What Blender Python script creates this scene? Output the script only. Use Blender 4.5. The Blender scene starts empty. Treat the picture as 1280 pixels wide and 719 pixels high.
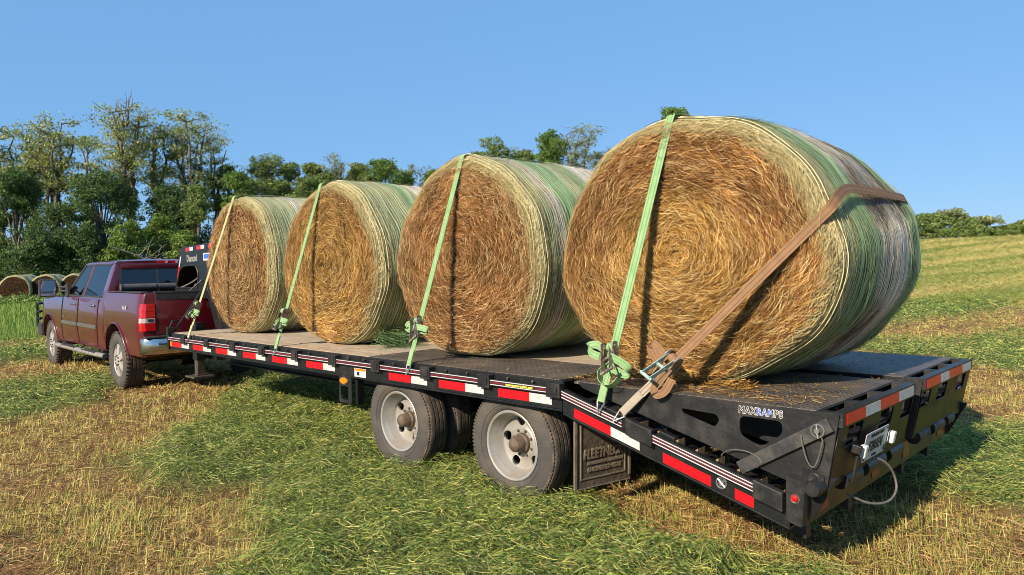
import bpy, bmesh, math, random
import numpy as np
from mathutils import Vector, Matrix
random.seed(7)
RNG = np.random.default_rng(7)
SC = bpy.context.scene
COL = SC.collection
PI = math.pi

# ------------------------------------------------------------------ helpers
def link(o, parent=None):
    COL.objects.link(o)
    if parent is not None: o.parent = parent
    return o

def tag(o, label=None, cat=None, group=None, kind=None):
    if label: o['label'] = label
    if cat: o['category'] = cat
    if group: o['group'] = group
    if kind: o['kind'] = kind
    return o

def thing(name, label, cat, loc=(0, 0, 0), rz=0.0, group=None):
    o = bpy.data.objects.new(name, None)
    o.empty_display_size = .2
    link(o); o.location = loc; o.rotation_euler = (0, 0, rz)
    return tag(o, label, cat, group)

class MB:
    """collects shapes, then links them as ONE mesh object"""
    def __init__(s): s.v = []; s.f = []; s.m = []
    def add(s, vs, fs, mi=0):
        b = len(s.v); s.v += [tuple(p) for p in vs]
        s.f += [tuple(b + i for i in f) for f in fs]; s.m += [mi] * len(fs); return s
    def box(s, x0, x1, y0, y1, z0, z1, mi=0, M=None):
        vs = [Vector((x, y, z)) for z in (z0, z1) for y in (y0, y1) for x in (x0, x1)]
        if M is not None: vs = [M @ p for p in vs]
        return s.add(vs, [(0, 2, 3, 1), (4, 5, 7, 6), (0, 1, 5, 4), (2, 6, 7, 3), (0, 4, 6, 2), (1, 3, 7, 5)], mi)
    def bar(s, a, b, w, h, mi=0, up=(0, 0, 1)):
        a = Vector(a); b = Vector(b); d = (b - a); L = d.length; d.normalize()
        u = Vector(up); r = d.cross(u); r.normalize(); u = r.cross(d)
        vs = []
        for p in (a, b):
            for i, j in ((-1, -1), (1, -1), (1, 1), (-1, 1)): vs.append(p + r * (i * w / 2) + u * (j * h / 2))
        return s.add(vs, [(3, 2, 1, 0), (4, 5, 6, 7), (0, 1, 5, 4), (1, 2, 6, 5), (2, 3, 7, 6), (3, 0, 4, 7)], mi)
    def tube(s, pts, rad, n=10, mi=0, cap=True):
        pts = [Vector(p) for p in pts]
        if not hasattr(rad, '__len__'): rad = [rad] * len(pts)
        d0 = (pts[1] - pts[0]).normalized()
        r = d0.orthogonal().normalized(); vs = []
        for i, p in enumerate(pts):
            a = pts[max(i - 1, 0)]; b = pts[min(i + 1, len(pts) - 1)]
            d = (b - a).normalized(); r = (r - d * r.dot(d)).normalized(); u = d.cross(r)
            for k in range(n):
                t = 2 * PI * k / n; vs.append(p + (r * math.cos(t) + u * math.sin(t)) * rad[i])
        fs = []
        for i in range(len(pts) - 1):
            for k in range(n):
                k2 = (k + 1) % n; fs.append((i * n + k, i * n + k2, (i + 1) * n + k2, (i + 1) * n + k))
        if cap: fs += [tuple(range(n - 1, -1, -1)), tuple((len(pts) - 1) * n + k for k in range(n))]
        return s.add(vs, fs, mi)
    def lathe(s, prof, c, axis='x', n=48, mi=0, closed=False):
        """prof: list of (along axis, radius)"""
        c = Vector(c); vs = []
        for (a, r) in prof:
            for k in range(n):
                t = 2 * PI * k / n
                if axis == 'x': p = Vector((a, r * math.cos(t), r * math.sin(t)))
                elif axis == 'y': p = Vector((r * math.cos(t), a, r * math.sin(t)))
                else: p = Vector((r * math.cos(t), r * math.sin(t), a))
                vs.append(c + p)
        fs = []; m = len(prof)
        for i in range(m if closed else m - 1):
            j = (i + 1) % m
            for k in range(n):
                k2 = (k + 1) % n; fs.append((i * n + k, i * n + k2, j * n + k2, j * n + k))
        return s.add(vs, fs, mi)
    def mesh(s, name, mats, smooth=0.0):
        me = bpy.data.meshes.new(name); me.from_pydata(s.v, [], s.f); me.update()
        for m in (mats if isinstance(mats, (list, tuple)) else [mats]): me.materials.append(m)
        me.polygons.foreach_set('material_index', s.m)
        bm = bmesh.new(); bm.from_mesh(me); bmesh.ops.recalc_face_normals(bm, faces=bm.faces); bm.to_mesh(me); bm.free()
        if smooth: smooth_mesh(me, smooth)
        return me
    def build(s, name, mats, parent=None, smooth=0.0, bevel=0.0):
        me = s.mesh(name, mats)
        if bevel: me = beveled(me, bevel)
        if smooth: smooth_mesh(me, smooth)
        return link(bpy.data.objects.new(name, me), parent)

def smooth_mesh(me, ang):
    bm = bmesh.new(); bm.from_mesh(me)
    for f in bm.faces: f.smooth = True
    for e in bm.edges:
        if len(e.link_faces) == 2: e.smooth = e.calc_face_angle(0) < math.radians(ang)
        else: e.smooth = False
    bm.to_mesh(me); bm.free()

def beveled(me, w, seg=2):
    bm = bmesh.new(); bm.from_mesh(me)
    es = [e for e in bm.edges if len(e.link_faces) == 2 and e.calc_face_angle(0) > .5]
    bmesh.ops.bevel(bm, geom=es, offset=w, segments=seg, profile=.6, affect='EDGES', clamp_overlap=True)
    bm.to_mesh(me); bm.free(); return me

def from_object(o):
    dg = bpy.context.evaluated_depsgraph_get(); dg.update()
    me = bpy.data.meshes.new_from_object(o.evaluated_get(dg))
    return me

def frame(o, u, v):
    u = Vector(u).normalized(); v = Vector(v); n = u.cross(v).normalized(); v = n.cross(u)
    return Matrix(((u.x, v.x, n.x, o[0]), (u.y, v.y, n.y, o[1]), (u.z, v.z, n.z, o[2]), (0, 0, 0, 1)))

def text_mesh(body, size, M, mat_, offset=0.0, shear=0.0, extrude=.001, sx=1.0, align='CENTER', spacing=1.0):
    cu = bpy.data.curves.new('lettering', 'FONT'); cu.body = body; cu.size = size; cu.offset = offset
    cu.shear = shear; cu.space_character = spacing; cu.extrude = extrude; cu.align_x = align; cu.align_y = 'CENTER'; cu.resolution_u = 3
    o = bpy.data.objects.new('lettering', cu); COL.objects.link(o)
    me = from_object(o); bpy.data.objects.remove(o); bpy.data.curves.remove(cu)
    me.transform(Matrix.Diagonal((sx, 1, 1, 1))); me.transform(M)
    me.materials.clear(); me.materials.append(mat_); me.name = 'lettering'
    return me

def roundpoly(pts, r, n=4):
    out = []; N = len(pts)
    for i in range(N):
        p = Vector(pts[i]); a = Vector(pts[i - 1]); b = Vector(pts[(i + 1) % N])
        da = (a - p); db = (b - p); rr = min(r, da.length * .45, db.length * .45)
        A = p + da.normalized() * rr; B = p + db.normalized() * rr
        for k in range(n + 1):
            t = k / n; out.append(tuple(A * (1 - t) ** 2 + p * 2 * t * (1 - t) + B * t * t))
    return out

def plate_mesh(outer, holes, thick, M, mats, bev=.0015):
    cu = bpy.data.curves.new('plate', 'CURVE'); cu.dimensions = '2D'; cu.fill_mode = 'BOTH'
    for L in [outer] + list(holes):
        sp = cu.splines.new('POLY'); sp.points.add(len(L) - 1)
        for q, p in zip(sp.points, L): q.co = (p[0], p[1], 0, 1)
        sp.use_cyclic_u = True
    cu.extrude = thick / 2 - bev; cu.bevel_depth = bev; cu.bevel_resolution = 0; cu.offset = -bev
    o = bpy.data.objects.new('plate', cu); COL.objects.link(o)
    me = from_object(o); bpy.data.objects.remove(o); bpy.data.curves.remove(cu)
    me.transform(M); me.materials.clear()
    for m in (mats if isinstance(mats, (list, tuple)) else [mats]): me.materials.append(m)
    return me

def mobj(name, me, parent=None):
    me.name = name
    return link(bpy.data.objects.new(name, me), parent)

def join_meshes(mes):
    bm = bmesh.new()
    for m in mes: bm.from_mesh(m)
    out = mes[0].copy(); bm.to_mesh(out); bm.free(); return out

def copy_tree(o, parent=None):
    c = o.copy(); COL.objects.link(c)
    if parent is not None: c.parent = parent
    for ch in o.children: copy_tree(ch, c)
    return c

def boolean(me, cutters):
    o = bpy.data.objects.new('tmp', me); COL.objects.link(o); tmp = [o]
    for c in cutters:
        k = bpy.data.objects.new('cut', c); COL.objects.link(k); tmp.append(k)
        m = o.modifiers.new('b', 'BOOLEAN'); m.operation = 'DIFFERENCE'; m.object = k; m.solver = 'EXACT'
    r = from_object(o)
    for t in tmp: bpy.data.objects.remove(t)
    return r

# numpy mesh: verts (N,3), quads (M,4), colours per vertex
def np_mesh(name, V, Q, Cc=None, mats=(), mi=None, smooth=False):
    me = bpy.data.meshes.new(name)
    V = np.ascontiguousarray(V, dtype=np.float32); Q = np.ascontiguousarray(Q, dtype=np.int32)
    k = Q.shape[1]
    me.vertices.add(len(V)); me.vertices.foreach_set('co', V.ravel())
    me.loops.add(Q.size); me.loops.foreach_set('vertex_index', Q.ravel())
    me.polygons.add(len(Q)); me.polygons.foreach_set('loop_start', np.arange(0, Q.size, k, dtype=np.int32))
    for m in mats: me.materials.append(m)
    if mi is not None: me.polygons.foreach_set('material_index', np.asarray(mi, dtype=np.int32))
    if smooth: me.polygons.foreach_set('use_smooth', np.ones(len(Q), dtype=bool))
    me.update(calc_edges=True)
    if Cc is not None:
        a = me.color_attributes.new('Col', 'FLOAT_COLOR', 'POINT')
        c4 = np.ones((len(V), 4), dtype=np.float32); c4[:, :3] = Cc
        a.data.foreach_set('color', c4.ravel())
    return me

class NP:
    """collects numpy quads"""
    def __init__(s): s.V = []; s.Q = []; s.C = []; s.M = []; s.n = 0
    def add(s, V, Q, C, mi=0):
        V = np.asarray(V).reshape(-1, 3); Q = np.asarray(Q).reshape(-1, 4)
        s.V.append(V); s.Q.append(Q + s.n); s.C.append(np.broadcast_to(np.asarray(C), V.shape)); s.M.append(np.full(len(Q), mi)); s.n += len(V)
    def ribbons(s, P, W, D, C, mi=0, taper=True):
        """P (N,K,3) centre lines, W (N,) widths, D (N,K,3) or (N,1,3) width directions, C (N,3)"""
        N, K = P.shape[:2]
        D = D / (np.linalg.norm(D, axis=-1, keepdims=True) + 1e-9)
        tp = np.ones(K)
        if taper: tp = np.clip(1.15 - np.linspace(0, 1, K) ** 2, .25, 1)
        hw = (W[:, None] * tp[None, :] / 2)[..., None] * D
        V = np.stack([P - hw, P + hw], 2).reshape(-1, 3)
        i = (np.arange(N)[:, None] * K + np.arange(K - 1)[None, :]) * 2
        Q = np.stack([i, i + 1, i + 3, i + 2], -1).reshape(-1, 4)
        s.add(V, Q, np.repeat(C, K * 2, axis=0), mi)
    def mesh(s, name, mats, smooth=False):
        return np_mesh(name, np.concatenate(s.V), np.concatenate(s.Q), np.concatenate(s.C), mats, np.concatenate(s.M), smooth)
    def build(s, name, mats, parent=None, smooth=False):
        return link(bpy.data.objects.new(name, s.mesh(name, mats, smooth)), parent)

def vnoise(x, y, seed=0):
    """smooth value noise in numpy, 0..1"""
    xi = np.floor(x).astype(np.int64); yi = np.floor(y).astype(np.int64); fx = x - xi; fy = y - yi
    def h(a, b):
        n = (a * 374761393 + b * 668265263 + seed * 974634777) & 0x7fffffff
        n = ((n ^ (n >> 13)) * 1274126177) & 0x7fffffff
        return ((n ^ (n >> 16)) & 0xffff) / 65535.0
    fx = fx * fx * (3 - 2 * fx); fy = fy * fy * (3 - 2 * fy)
    return (h(xi, yi) * (1 - fx) + h(xi + 1, yi) * fx) * (1 - fy) + (h(xi, yi + 1) * (1 - fx) + h(xi + 1, yi + 1) * fx) * fy
def fbm(x, y, seed=0, o=4):
    r = 0; a = .5; t = 0
    for k in range(o): r = r + a * vnoise(x * 2 ** k, y * 2 ** k, seed + k * 17); t += a; a *= .5
    return r / t

# ------------------------------------------------------------------ materials
def newmat(name):
    m = bpy.data.materials.new(name); m.use_nodes = True
    nt = m.node_tree; b = nt.nodes['Principled BSDF']
    return m, nt, b

def pmat(name, c1, c2=None, scale=8.0, rough=.6, metal=0.0, bump=0.0, bscale=60.0, spec=.5, lo=.4, hi=.65,
         rough2=None, coat=0.0, detail=6.0, stretch=None, speck=None):
    m, nt, b = newmat(name); N = nt.nodes; L = nt.links
    b.inputs['Roughness'].default_value = rough; b.inputs['Metallic'].default_value = metal
    b.inputs['Specular IOR Level'].default_value = spec; b.inputs['Coat Weight'].default_value = coat
    b.inputs['Coat Roughness'].default_value = .06
    b.inputs['Base Color'].default_value = (*c1, 1)
    tc = N.new('ShaderNodeTexCoord'); vec = tc.outputs['Object']
    if stretch:
        mp = N.new('ShaderNodeMapping'); mp.inputs['Scale'].default_value = stretch; L.new(vec, mp.inputs[0]); vec = mp.outputs[0]
    if c2 is not None:
        n = N.new('ShaderNodeTexNoise'); n.inputs['Scale'].default_value = scale; n.inputs['Detail'].default_value = detail; n.inputs['Roughness'].default_value = .65
        L.new(vec, n.inputs['Vector'])
        r = N.new('ShaderNodeMapRange'); r.inputs[1].default_value = lo; r.inputs[2].default_value = hi; L.new(n.outputs[0], r.inputs[0])
        mx = N.new('ShaderNodeMix'); mx.data_type = 'RGBA'; mx.inputs['A'].default_value = (*c1, 1); mx.inputs['B'].default_value = (*c2, 1)
        L.new(r.outputs[0], mx.inputs['Factor']); out = mx.outputs['Result']
        if speck:
            n2 = N.new('ShaderNodeTexNoise'); n2.inputs['Scale'].default_value = speck[1]; n2.inputs['Detail'].default_value = 3; L.new(vec, n2.inputs['Vector'])
            r2 = N.new('ShaderNodeMapRange'); r2.inputs[1].default_value = speck[2]; r2.inputs[2].default_value = speck[2] + .06; L.new(n2.outputs[0], r2.inputs[0])
            m2 = N.new('ShaderNodeMix'); m2.data_type = 'RGBA'; m2.inputs['B'].default_value = (*speck[0], 1); L.new(r2.outputs[0], m2.inputs['Factor']); L.new(out, m2.inputs['A']); out = m2.outputs['Result']
        L.new(out, b.inputs['Base Color'])
        if rough2 is not None:
            r3 = N.new('ShaderNodeMapRange'); r3.inputs[1].default_value = lo; r3.inputs[2].default_value = hi; r3.inputs[3].default_value = rough; r3.inputs[4].default_value = rough2
            L.new(n.outputs[0], r3.inputs[0]); L.new(r3.outputs[0], b.inputs['Roughness'])
    if bump:
        n = N.new('ShaderNodeTexNoise'); n.inputs['Scale'].default_value = bscale; n.inputs['Detail'].default_value = 5; L.new(vec, n.inputs['Vector'])
        bp = N.new('ShaderNodeBump'); bp.inputs['Strength'].default_value = bump; bp.inputs['Distance'].default_value = .02
        L.new(n.outputs[0], bp.inputs['Height']); L.new(bp.outputs[0], b.inputs['Normal'])
    return m

def amat(name, rough=.8, transl=0.0, spec=.25, noise=0.0, nscale=40.0, bump=0.0, sheen=0.0):
    """colour from the mesh's Col attribute (each strand / leaf / plank has its own)"""
    m, nt, b = newmat(name); N = nt.nodes; L = nt.links
    a = N.new('ShaderNodeAttribute'); a.attribute_name = 'Col'; out = a.outputs['Color']
    if noise:
        tc = N.new('ShaderNodeTexCoord'); n = N.new('ShaderNodeTexNoise'); n.inputs['Scale'].default_value = nscale; n.inputs['Detail'].default_value = 6; L.new(tc.outputs['Object'], n.inputs['Vector'])
        r = N.new('ShaderNodeMapRange'); r.inputs[1].default_value = .3; r.inputs[2].default_value = .7; r.inputs[3].default_value = 1 - noise; r.inputs[4].default_value = 1 + noise; L.new(n.outputs[0], r.inputs[0])
        mu = N.new('ShaderNodeMix'); mu.data_type = 'RGBA'; mu.blend_type = 'MULTIPLY'; mu.inputs['Factor'].default_value = 1
        L.new(out, mu.inputs['A']); L.new(r.outputs[0], mu.inputs['B']); out = mu.outputs['Result']
        if bump:
            bp = N.new('ShaderNodeBump'); bp.inputs['Strength'].default_value = bump; bp.inputs['Distance'].default_value = .03
            L.new(n.outputs[0], bp.inputs['Height']); L.new(bp.outputs[0], b.inputs['Normal'])
    L.new(out, b.inputs['Base Color'])
    b.inputs['Roughness'].default_value = rough; b.inputs['Specular IOR Level'].default_value = spec
    if transl:
        t = N.new('ShaderNodeBsdfTranslucent'); L.new(out, t.inputs['Color'])
        mx = N.new('ShaderNodeMixShader'); mx.inputs[0].default_value = transl
        L.new(b.outputs[0], mx.inputs[1]); L.new(t.outputs[0], mx.inputs[2]); L.new(mx.outputs[0], nt.nodes['Material Output'].inputs['Surface'])
    return m

def tread_mat(name):
    """dusty black diamond plate: rows of raised lozenges, worn and strewn with dust"""
    m, nt, b = newmat(name); N = nt.nodes; L = nt.links
    tc = N.new('ShaderNodeTexCoord'); mp = N.new('ShaderNodeMapping'); mp.inputs['Rotation'].default_value = (0, 0, PI / 4); mp.inputs['Scale'].default_value = (26, 26, 1)
    L.new(tc.outputs['Object'], mp.inputs[0])
    ch = N.new('ShaderNodeTexChecker'); ch.inputs['Scale'].default_value = 1; L.new(mp.outputs[0], ch.inputs[0])
    sep = N.new('ShaderNodeSeparateXYZ'); L.new(mp.outputs[0], sep.inputs[0])
    def tri(o, f):
        a = N.new('ShaderNodeMath'); a.operation = 'PINGPONG'; a.inputs[1].default_value = f; L.new(o, a.inputs[0]); return a.outputs[0]
    def mth(op, a, c):
        k = N.new('ShaderNodeMath'); k.operation = op
        for i, q in enumerate((a, c)):
            if isinstance(q, (int, float)): k.inputs[i].default_value = q
            else: L.new(q, k.inputs[i])
        return k.outputs[0]
    px = tri(sep.outputs[0], .5); py = tri(sep.outputs[1], .5)
    l1 = mth('MULTIPLY', mth('LESS_THAN', px, .17), mth('GREATER_THAN', py, .13))
    l2 = mth('MULTIPLY', mth('LESS_THAN', py, .17), mth('GREATER_THAN', px, .13))
    f = ch.outputs['Fac']
    h = mth('ADD', mth('MULTIPLY', l1, f), mth('MULTIPLY', l2, mth('SUBTRACT', 1.0, f)))
    n = N.new('ShaderNodeTexNoise'); n.inputs['Scale'].default_value = 3.5; n.inputs['Detail'].default_value = 8; n.inputs['Roughness'].default_value = .7; L.new(tc.outputs['Object'], n.inputs['Vector'])
    r = N.new('ShaderNodeMapRange'); r.inputs[1].default_value = .38; r.inputs[2].default_value = .68; L.new(n.outputs[0], r.inputs[0])
    mx = N.new('ShaderNodeMix'); mx.data_type = 'RGBA'; mx.inputs['A'].default_value = (.030, .026, .023, 1); mx.inputs['B'].default_value = (.12, .092, .064, 1); L.new(r.outputs[0], mx.inputs['Factor'])
    m2 = N.new('ShaderNodeMix'); m2.data_type = 'RGBA'; m2.inputs['B'].default_value = (.19, .165, .135, 1); L.new(mx.outputs['Result'], m2.inputs['A'])
    L.new(mth('MULTIPLY', h, .75), m2.inputs['Factor']); L.new(m2.outputs['Result'], b.inputs['Base Color'])
    b.inputs['Roughness'].default_value = .55
    bp = N.new('ShaderNodeBump'); bp.inputs['Strength'].default_value = .7; bp.inputs['Distance'].default_value = .004; L.new(h, bp.inputs['Height']); L.new(bp.outputs[0], b.inputs['Normal'])
    return m

def wood_mat(name):
    m, nt, b = newmat(name); N = nt.nodes; L = nt.links
    tc = N.new('ShaderNodeTexCoord'); a = N.new('ShaderNodeAttribute'); a.attribute_name = 'Col'
    mp = N.new('ShaderNodeMapping'); mp.inputs['Scale'].default_value = (45, 2.2, 20); L.new(tc.outputs['Object'], mp.inputs[0])
    n = N.new('ShaderNodeTexNoise'); n.inputs['Scale'].default_value = 1.5; n.inputs['Detail'].default_value = 8; n.inputs['Roughness'].default_value = .7; L.new(mp.outputs[0], n.inputs['Vector'])
    r = N.new('ShaderNodeMapRange'); r.inputs[1].default_value = .3; r.inputs[2].default_value = .7; r.inputs[3].default_value = .5; r.inputs[4].default_value = 1.3; L.new(n.outputs[0], r.inputs[0])
    mu = N.new('ShaderNodeMix'); mu.data_type = 'RGBA'; mu.blend_type = 'MULTIPLY'; mu.inputs['Factor'].default_value = 1; L.new(a.outputs['Color'], mu.inputs['A']); L.new(r.outputs[0], mu.inputs['B'])
    L.new(mu.outputs['Result'], b.inputs['Base Color']); b.inputs['Roughness'].default_value = .85
    bp = N.new('ShaderNodeBump'); bp.inputs['Strength'].default_value = .5; bp.inputs['Distance'].default_value = .006; L.new(n.outputs[0], bp.inputs['Height']); L.new(bp.outputs[0], b.inputs['Normal'])
    return m

def glass_mat(name, tint, fac):
    m, nt, b = newmat(name); N = nt.nodes; L = nt.links
    g = N.new('ShaderNodeBsdfGlossy'); g.inputs['Roughness'].default_value = .02
    t = N.new('ShaderNodeBsdfTransparent'); t.inputs['Color'].default_value = (*tint, 1)
    fr = N.new('ShaderNodeFresnel'); fr.inputs['IOR'].default_value = 1.5
    mr = N.new('ShaderNodeMath'); mr.operation = 'MULTIPLY_ADD'; mr.inputs[1].default_value = 1.0; mr.inputs[2].default_value = fac; L.new(fr.outputs[0], mr.inputs[0])
    mx = N.new('ShaderNodeMixShader'); L.new(mr.outputs[0], mx.inputs[0]); L.new(t.outputs[0], mx.inputs[1]); L.new(g.outputs[0], mx.inputs[2])
    L.new(mx.outputs[0], N['Material Output'].inputs['Surface'])
    return m

M_ = dict(
    black=pmat('black_paint', (.009, .010, .011), (.028, .025, .021), 5, .36, bump=.06, bscale=25, rough2=.6, lo=.5, hi=.8, speck=((.09, .076, .06), 85, .70)),
    blackgloss=pmat('gloss_black_paint', (.007, .008, .008), (.014, .013, .011), 4, .34, spec=.2, rough2=.55, lo=.5, hi=.75, bump=.05, bscale=6, speck=((.12, .10, .08), 70, .7)),
    blackdusty=pmat('dusty_black_steel', (.012, .0125, .0135), (.042, .036, .029), 6, .42, bump=.1, bscale=40, lo=.45, hi=.8, rough2=.75, speck=((.10, .085, .068), 75, .70)),
    steel=pmat('bright_steel', (.55, .55, .53), (.32, .30, .26), 30, .3, .9, rough2=.5),
    dirtysteel=pmat('weathered_steel', (.16, .14, .11), (.07, .055, .042), 30, .5, .6, bump=.1),
    rim=pmat('silver_wheel_paint', (.36, .35, .325), (.25, .205, .15), 7, .36, .35, bump=.05, rough2=.6, lo=.42, hi=.75),
    hub=pmat('dirty_hub', (.13, .09, .06), (.06, .045, .035), 20, .7, .1, bump=.3),
    rubber=pmat('worn_tyre_rubber', (.046, .043, .040), (.085, .073, .058), 5, .85, bump=.25, bscale=45, lo=.35, hi=.7),
    tread_rubber=pmat('tyre_tread_rubber', (.05, .044, .038), (.12, .088, .06), 14, .88, bump=.4, bscale=70, lo=.4, hi=.66),
    flap=pmat('dusty_mud_flap', (.060, .049, .036), (.115, .09, .062), 7, .75, bump=.35, bscale=30),
    flapletter=pmat('worn_raised_letters', (.19, .155, .11), (.12, .095, .068), 20, .7, bump=.1),
    red=pmat('red_reflective_tape', (.62, .005, .012), (.48, .008, .012), 12, .3, lo=.45, hi=.7),
    white=pmat('white_reflective_tape', (.50, .51, .50), (.34, .33, .31), 22, .35, lo=.45, hi=.75),
    dullred=pmat('dull_red_reflector', (.28, .02, .025), (.2, .02, .02), 20, .3),
    amber=pmat('amber_lens', (.85, .22, .01), (.75, .16, .01), 50, .2),
    decalwhite=pmat('white_decal', (.50, .48, .48), None, rough=.45),
    decalred=pmat('maroon_decal', (.13, .012, .022), (.08, .01, .015), 30, rough=.45),
    decalblue=pmat('blue_decal', (.03, .12, .55), None, rough=.45),
    decalblack=pmat('black_decal', (.012, .012, .012), None, rough=.5),
    yellow=pmat('yellow_decal', (.85, .68, .08), None, rough=.5),
    plate=pmat('license_plate_enamel', (.55, .57, .57), (.42, .43, .42), 14, .4),
    lensclear=pmat('clear_lamp_lens', (.72, .72, .68), (.55, .55, .5), 40, .2),
    signgrey=pmat('worn_white_sign', (.30, .29, .28), (.18, .17, .16), 30, .6),
    cable=pmat('grey_cable', (.12, .11, .095), (.07, .063, .053), 25, .6),
    cleat=pmat('worn_tan_steel', (.30, .21, .11), (.16, .11, .07), 25, .7, bump=.2),
    wood=wood_mat('weathered_deck_wood'),
    tread=tread_mat('diamond_tread_plate'),
    straw=amat('straw', .85, .10, .12), hay=amat('hay_body', .9, 0, .1, .5, 55, .8),
    net=amat('net_thread', .6, .1, .3),
    grass=amat('grass_blades', .6, .3, .3), leaf=amat('leaves', .6, .28, .3), 
    bark=amat('bark', .9, 0, .1, .35, 6, .8),
)
# ------------------------------------------------------------------ TRAILER (runs along +Y, rear at -Y, left side at -X)
ZD = .871
K = M_
trailer = thing('flatbed_trailer', 'long black gooseneck flatbed trailer with dual wheels and folded ramps, loaded with four bales', 'trailer', (0, 0, 0))

# deck planks (lengthwise), one mesh
pl = NP()
def plank_boxes(nb, x0, x1, y0, y1):
    n = max(1, round((x1 - x0) / .19)); w = (x1 - x0) / n
    for i in range(n):
        a = x0 + i * w + .0015; b = x0 + (i + 1) * w - .0015; zt = ZD - random.random() * .003
        V = np.array([(x, y, z) for z in (ZD - .045, zt) for y in (y0, y1) for x in (a, b)])
        c = np.array([.46, .355, .235]) * random.uniform(.88, 1.06) + np.array([.02, .0, -.02]) * random.uniform(-1, 1)
        nb.add(V, [(0, 2, 3, 1), (4, 5, 7, 6), (0, 1, 5, 4), (2, 6, 7, 3), (0, 4, 6, 2), (1, 3, 7, 5)], c)
plank_boxes(pl, -1.235, 1.235, 2.02, 5.93); plank_boxes(pl, -.56, .56, .02, 2.014)
dp = pl.build('deck_planks', [K['wood']], trailer); dp.data.polygons.foreach_set('use_smooth', np.zeros(len(dp.data.polygons), dtype=bool))
for s in (-1, 1):
    b = MB(); xa, xb = sorted((s * 1.235, s * .564)); b.box(xa, xb, .0, 2.012, ZD - .02, ZD - .001); b.build('tread_plate', K['tread'], trailer, bevel=.002)
    # main frame beam (I section)
    b = MB(); x = s * .47
    b.box(x - .07, x + .07, -1.3 if 0 else .02, 6.2, .42, .435); b.box(x - .07, x + .07, .02, 6.2, .735, .75); b.box(x - .006, x + .006, .02, 6.2, .437, .733)
    b.build('frame_beam', K['black'], trailer)
    # side channel under the rub rail, with the deck-edge angle above
    b = MB(); xa, xb = sorted((s * 1.275, s * 1.24)); b.box(xa, xb, -.04, 5.95, .695, .795)
    xa, xb = sorted((s * 1.275, s * 1.15)); b.box(xa, xb, -.04, 5.95, .682, .694)
    xa, xb = sorted((s * 1.262, s * 1.238)); b.box(xa, xb, -.04, 5.95, .797, ZD - .004)
    b.build('side_channel', K['black'], trailer, bevel=.004)
    # rub rail, carried by the stake pockets
    b = MB(); xa, xb = sorted((s * 1.302, s * 1.29)); b.box(xa, xb, -.04, 5.96, .787, .832); rr = b.build('rub_rail', K['black'], trailer, bevel=.002)
    # pin stripes on the rail: white, maroon, white
    for k, (za, zb, mm) in enumerate(((.7935, .7985, 'decalwhite'), (.803, .816, 'decalred'), (.8205, .8255, 'decalwhite'))):
        b = MB(); xa, xb = sorted((s * 1.3035, s * 1.3022)); b.box(xa, xb, .0, 5.93, za, zb); b.build('pin_stripe', K[mm], rr)
    for k in range(10):
        y = .612 * k; b = MB(); xa, xb = sorted((s * 1.316, s * 1.264))
        b.box(xa, xb, y - .055, y + .055, .77, .858); xa, xb = sorted((s * 1.322, s * 1.317)); b.box(xa, xb, y - .035, y + .035, .79, .84)
        b.build('stake_pocket', K['blackdusty'], trailer, bevel=.005)
    # chain spools / bolts between the pockets
    for k in range(9):
        for yy in (.612 * k + .2, .612 * k + .42): b = MB(); b.tube([(s * 1.262, yy, .845), (s * 1.28, yy, .845)], .009, 8); b.build('bolt', K['dirtysteel'], trailer)
# crossmembers
for k in range(14):
    b = MB(); y = .2 + k * .435; b.box(-1.24, 1.24, y - .02, y + .02, .752, ZD - .05); b.build('crossmember', K['black'], trailer)
# front end rail
b = MB(); b.box(-1.29, 1.29, 5.962, 5.998, .68, ZD - .002); b.build('front_rail', K['black'], trailer, bevel=.004)

# reflective strips on the side channel: a red and a white piece each
def tape(y0, y1, ym, z0, z1, x, parent, sl=0.0, tilt=0.0):
    """left side strip seen from -X; red towards +Y"""
    n = -1 if x < 0 else 1; b = MB()
    def q(ya, yb, mi):
        if abs(ya - yb) < 1e-4: return
        za = lambda y: sl * (y - y0)
        vs = [(x, ya, z0 + za(ya)), (x, yb, z0 + za(yb)), (x, yb, z1 + za(yb)), (x, ya, z1 + za(ya))]
        vs2 = [(x + n * .0015, p[1], p[2]) for p in vs]
        b.add(vs + vs2, [(4, 5, 6, 7), (0, 1, 5, 4), (1, 2, 6, 5), (2, 3, 7, 6), (3, 0, 4, 7)], mi)
    q(y0, ym, 1); q(ym, y1, 0)
    return b.build('reflective_strip', [K['red'], K['white']], parent)
for s in (-1, 1):
    x = s * 1.2755
    # (red start, red/white joint, white end) measured towards the rear
    for (a, m, e) in ((5.894, 5.619, 5.422), (5.314, 5.053, 4.856), (4.736, 4.46, 4.269), (4.121, 3.851, 3.663), (3.534, 3.254, 3.065), (2.917, 2.644, 2.459), (1.706, 1.429, 1.243), (1.111, .831, .647), (.509, .229, .041)):
        tape(e, a, m, .7155, .772, x, trailer)
b = MB(); b.box(-1.279, -1.2755, 5.90, 5.945, .715, .772); b.build('amber_reflector', K['amber'], trailer)
b = MB(); b.box(-1.2775, -1.2755, 2.01, 2.17, .70, .77, 0); b.box(-1.2782, -1.2776, 2.015, 2.165, .75, .768, 1); b.box(-1.2782, -1.2776, 2.10, 2.135, .712, .742, 2)
b.build('warning_label', [K['decalwhite'], K['amber'], K['decalblack']], trailer)
# web address on the rail
b = MB(); b.box(-1.3046, -1.3036, .155, .43, .7990, .8195); back = b.build('address_label', K['decalblack'], trailer)
mobj('lettering', text_mesh('www.spencertrailers.com', .0225, frame((-1.3056, .2925, .8095), (0, -1, 0), (0, 0, 1)), K['yellow'], offset=.0006, sx=1.02, extrude=.0004), back)

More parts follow.
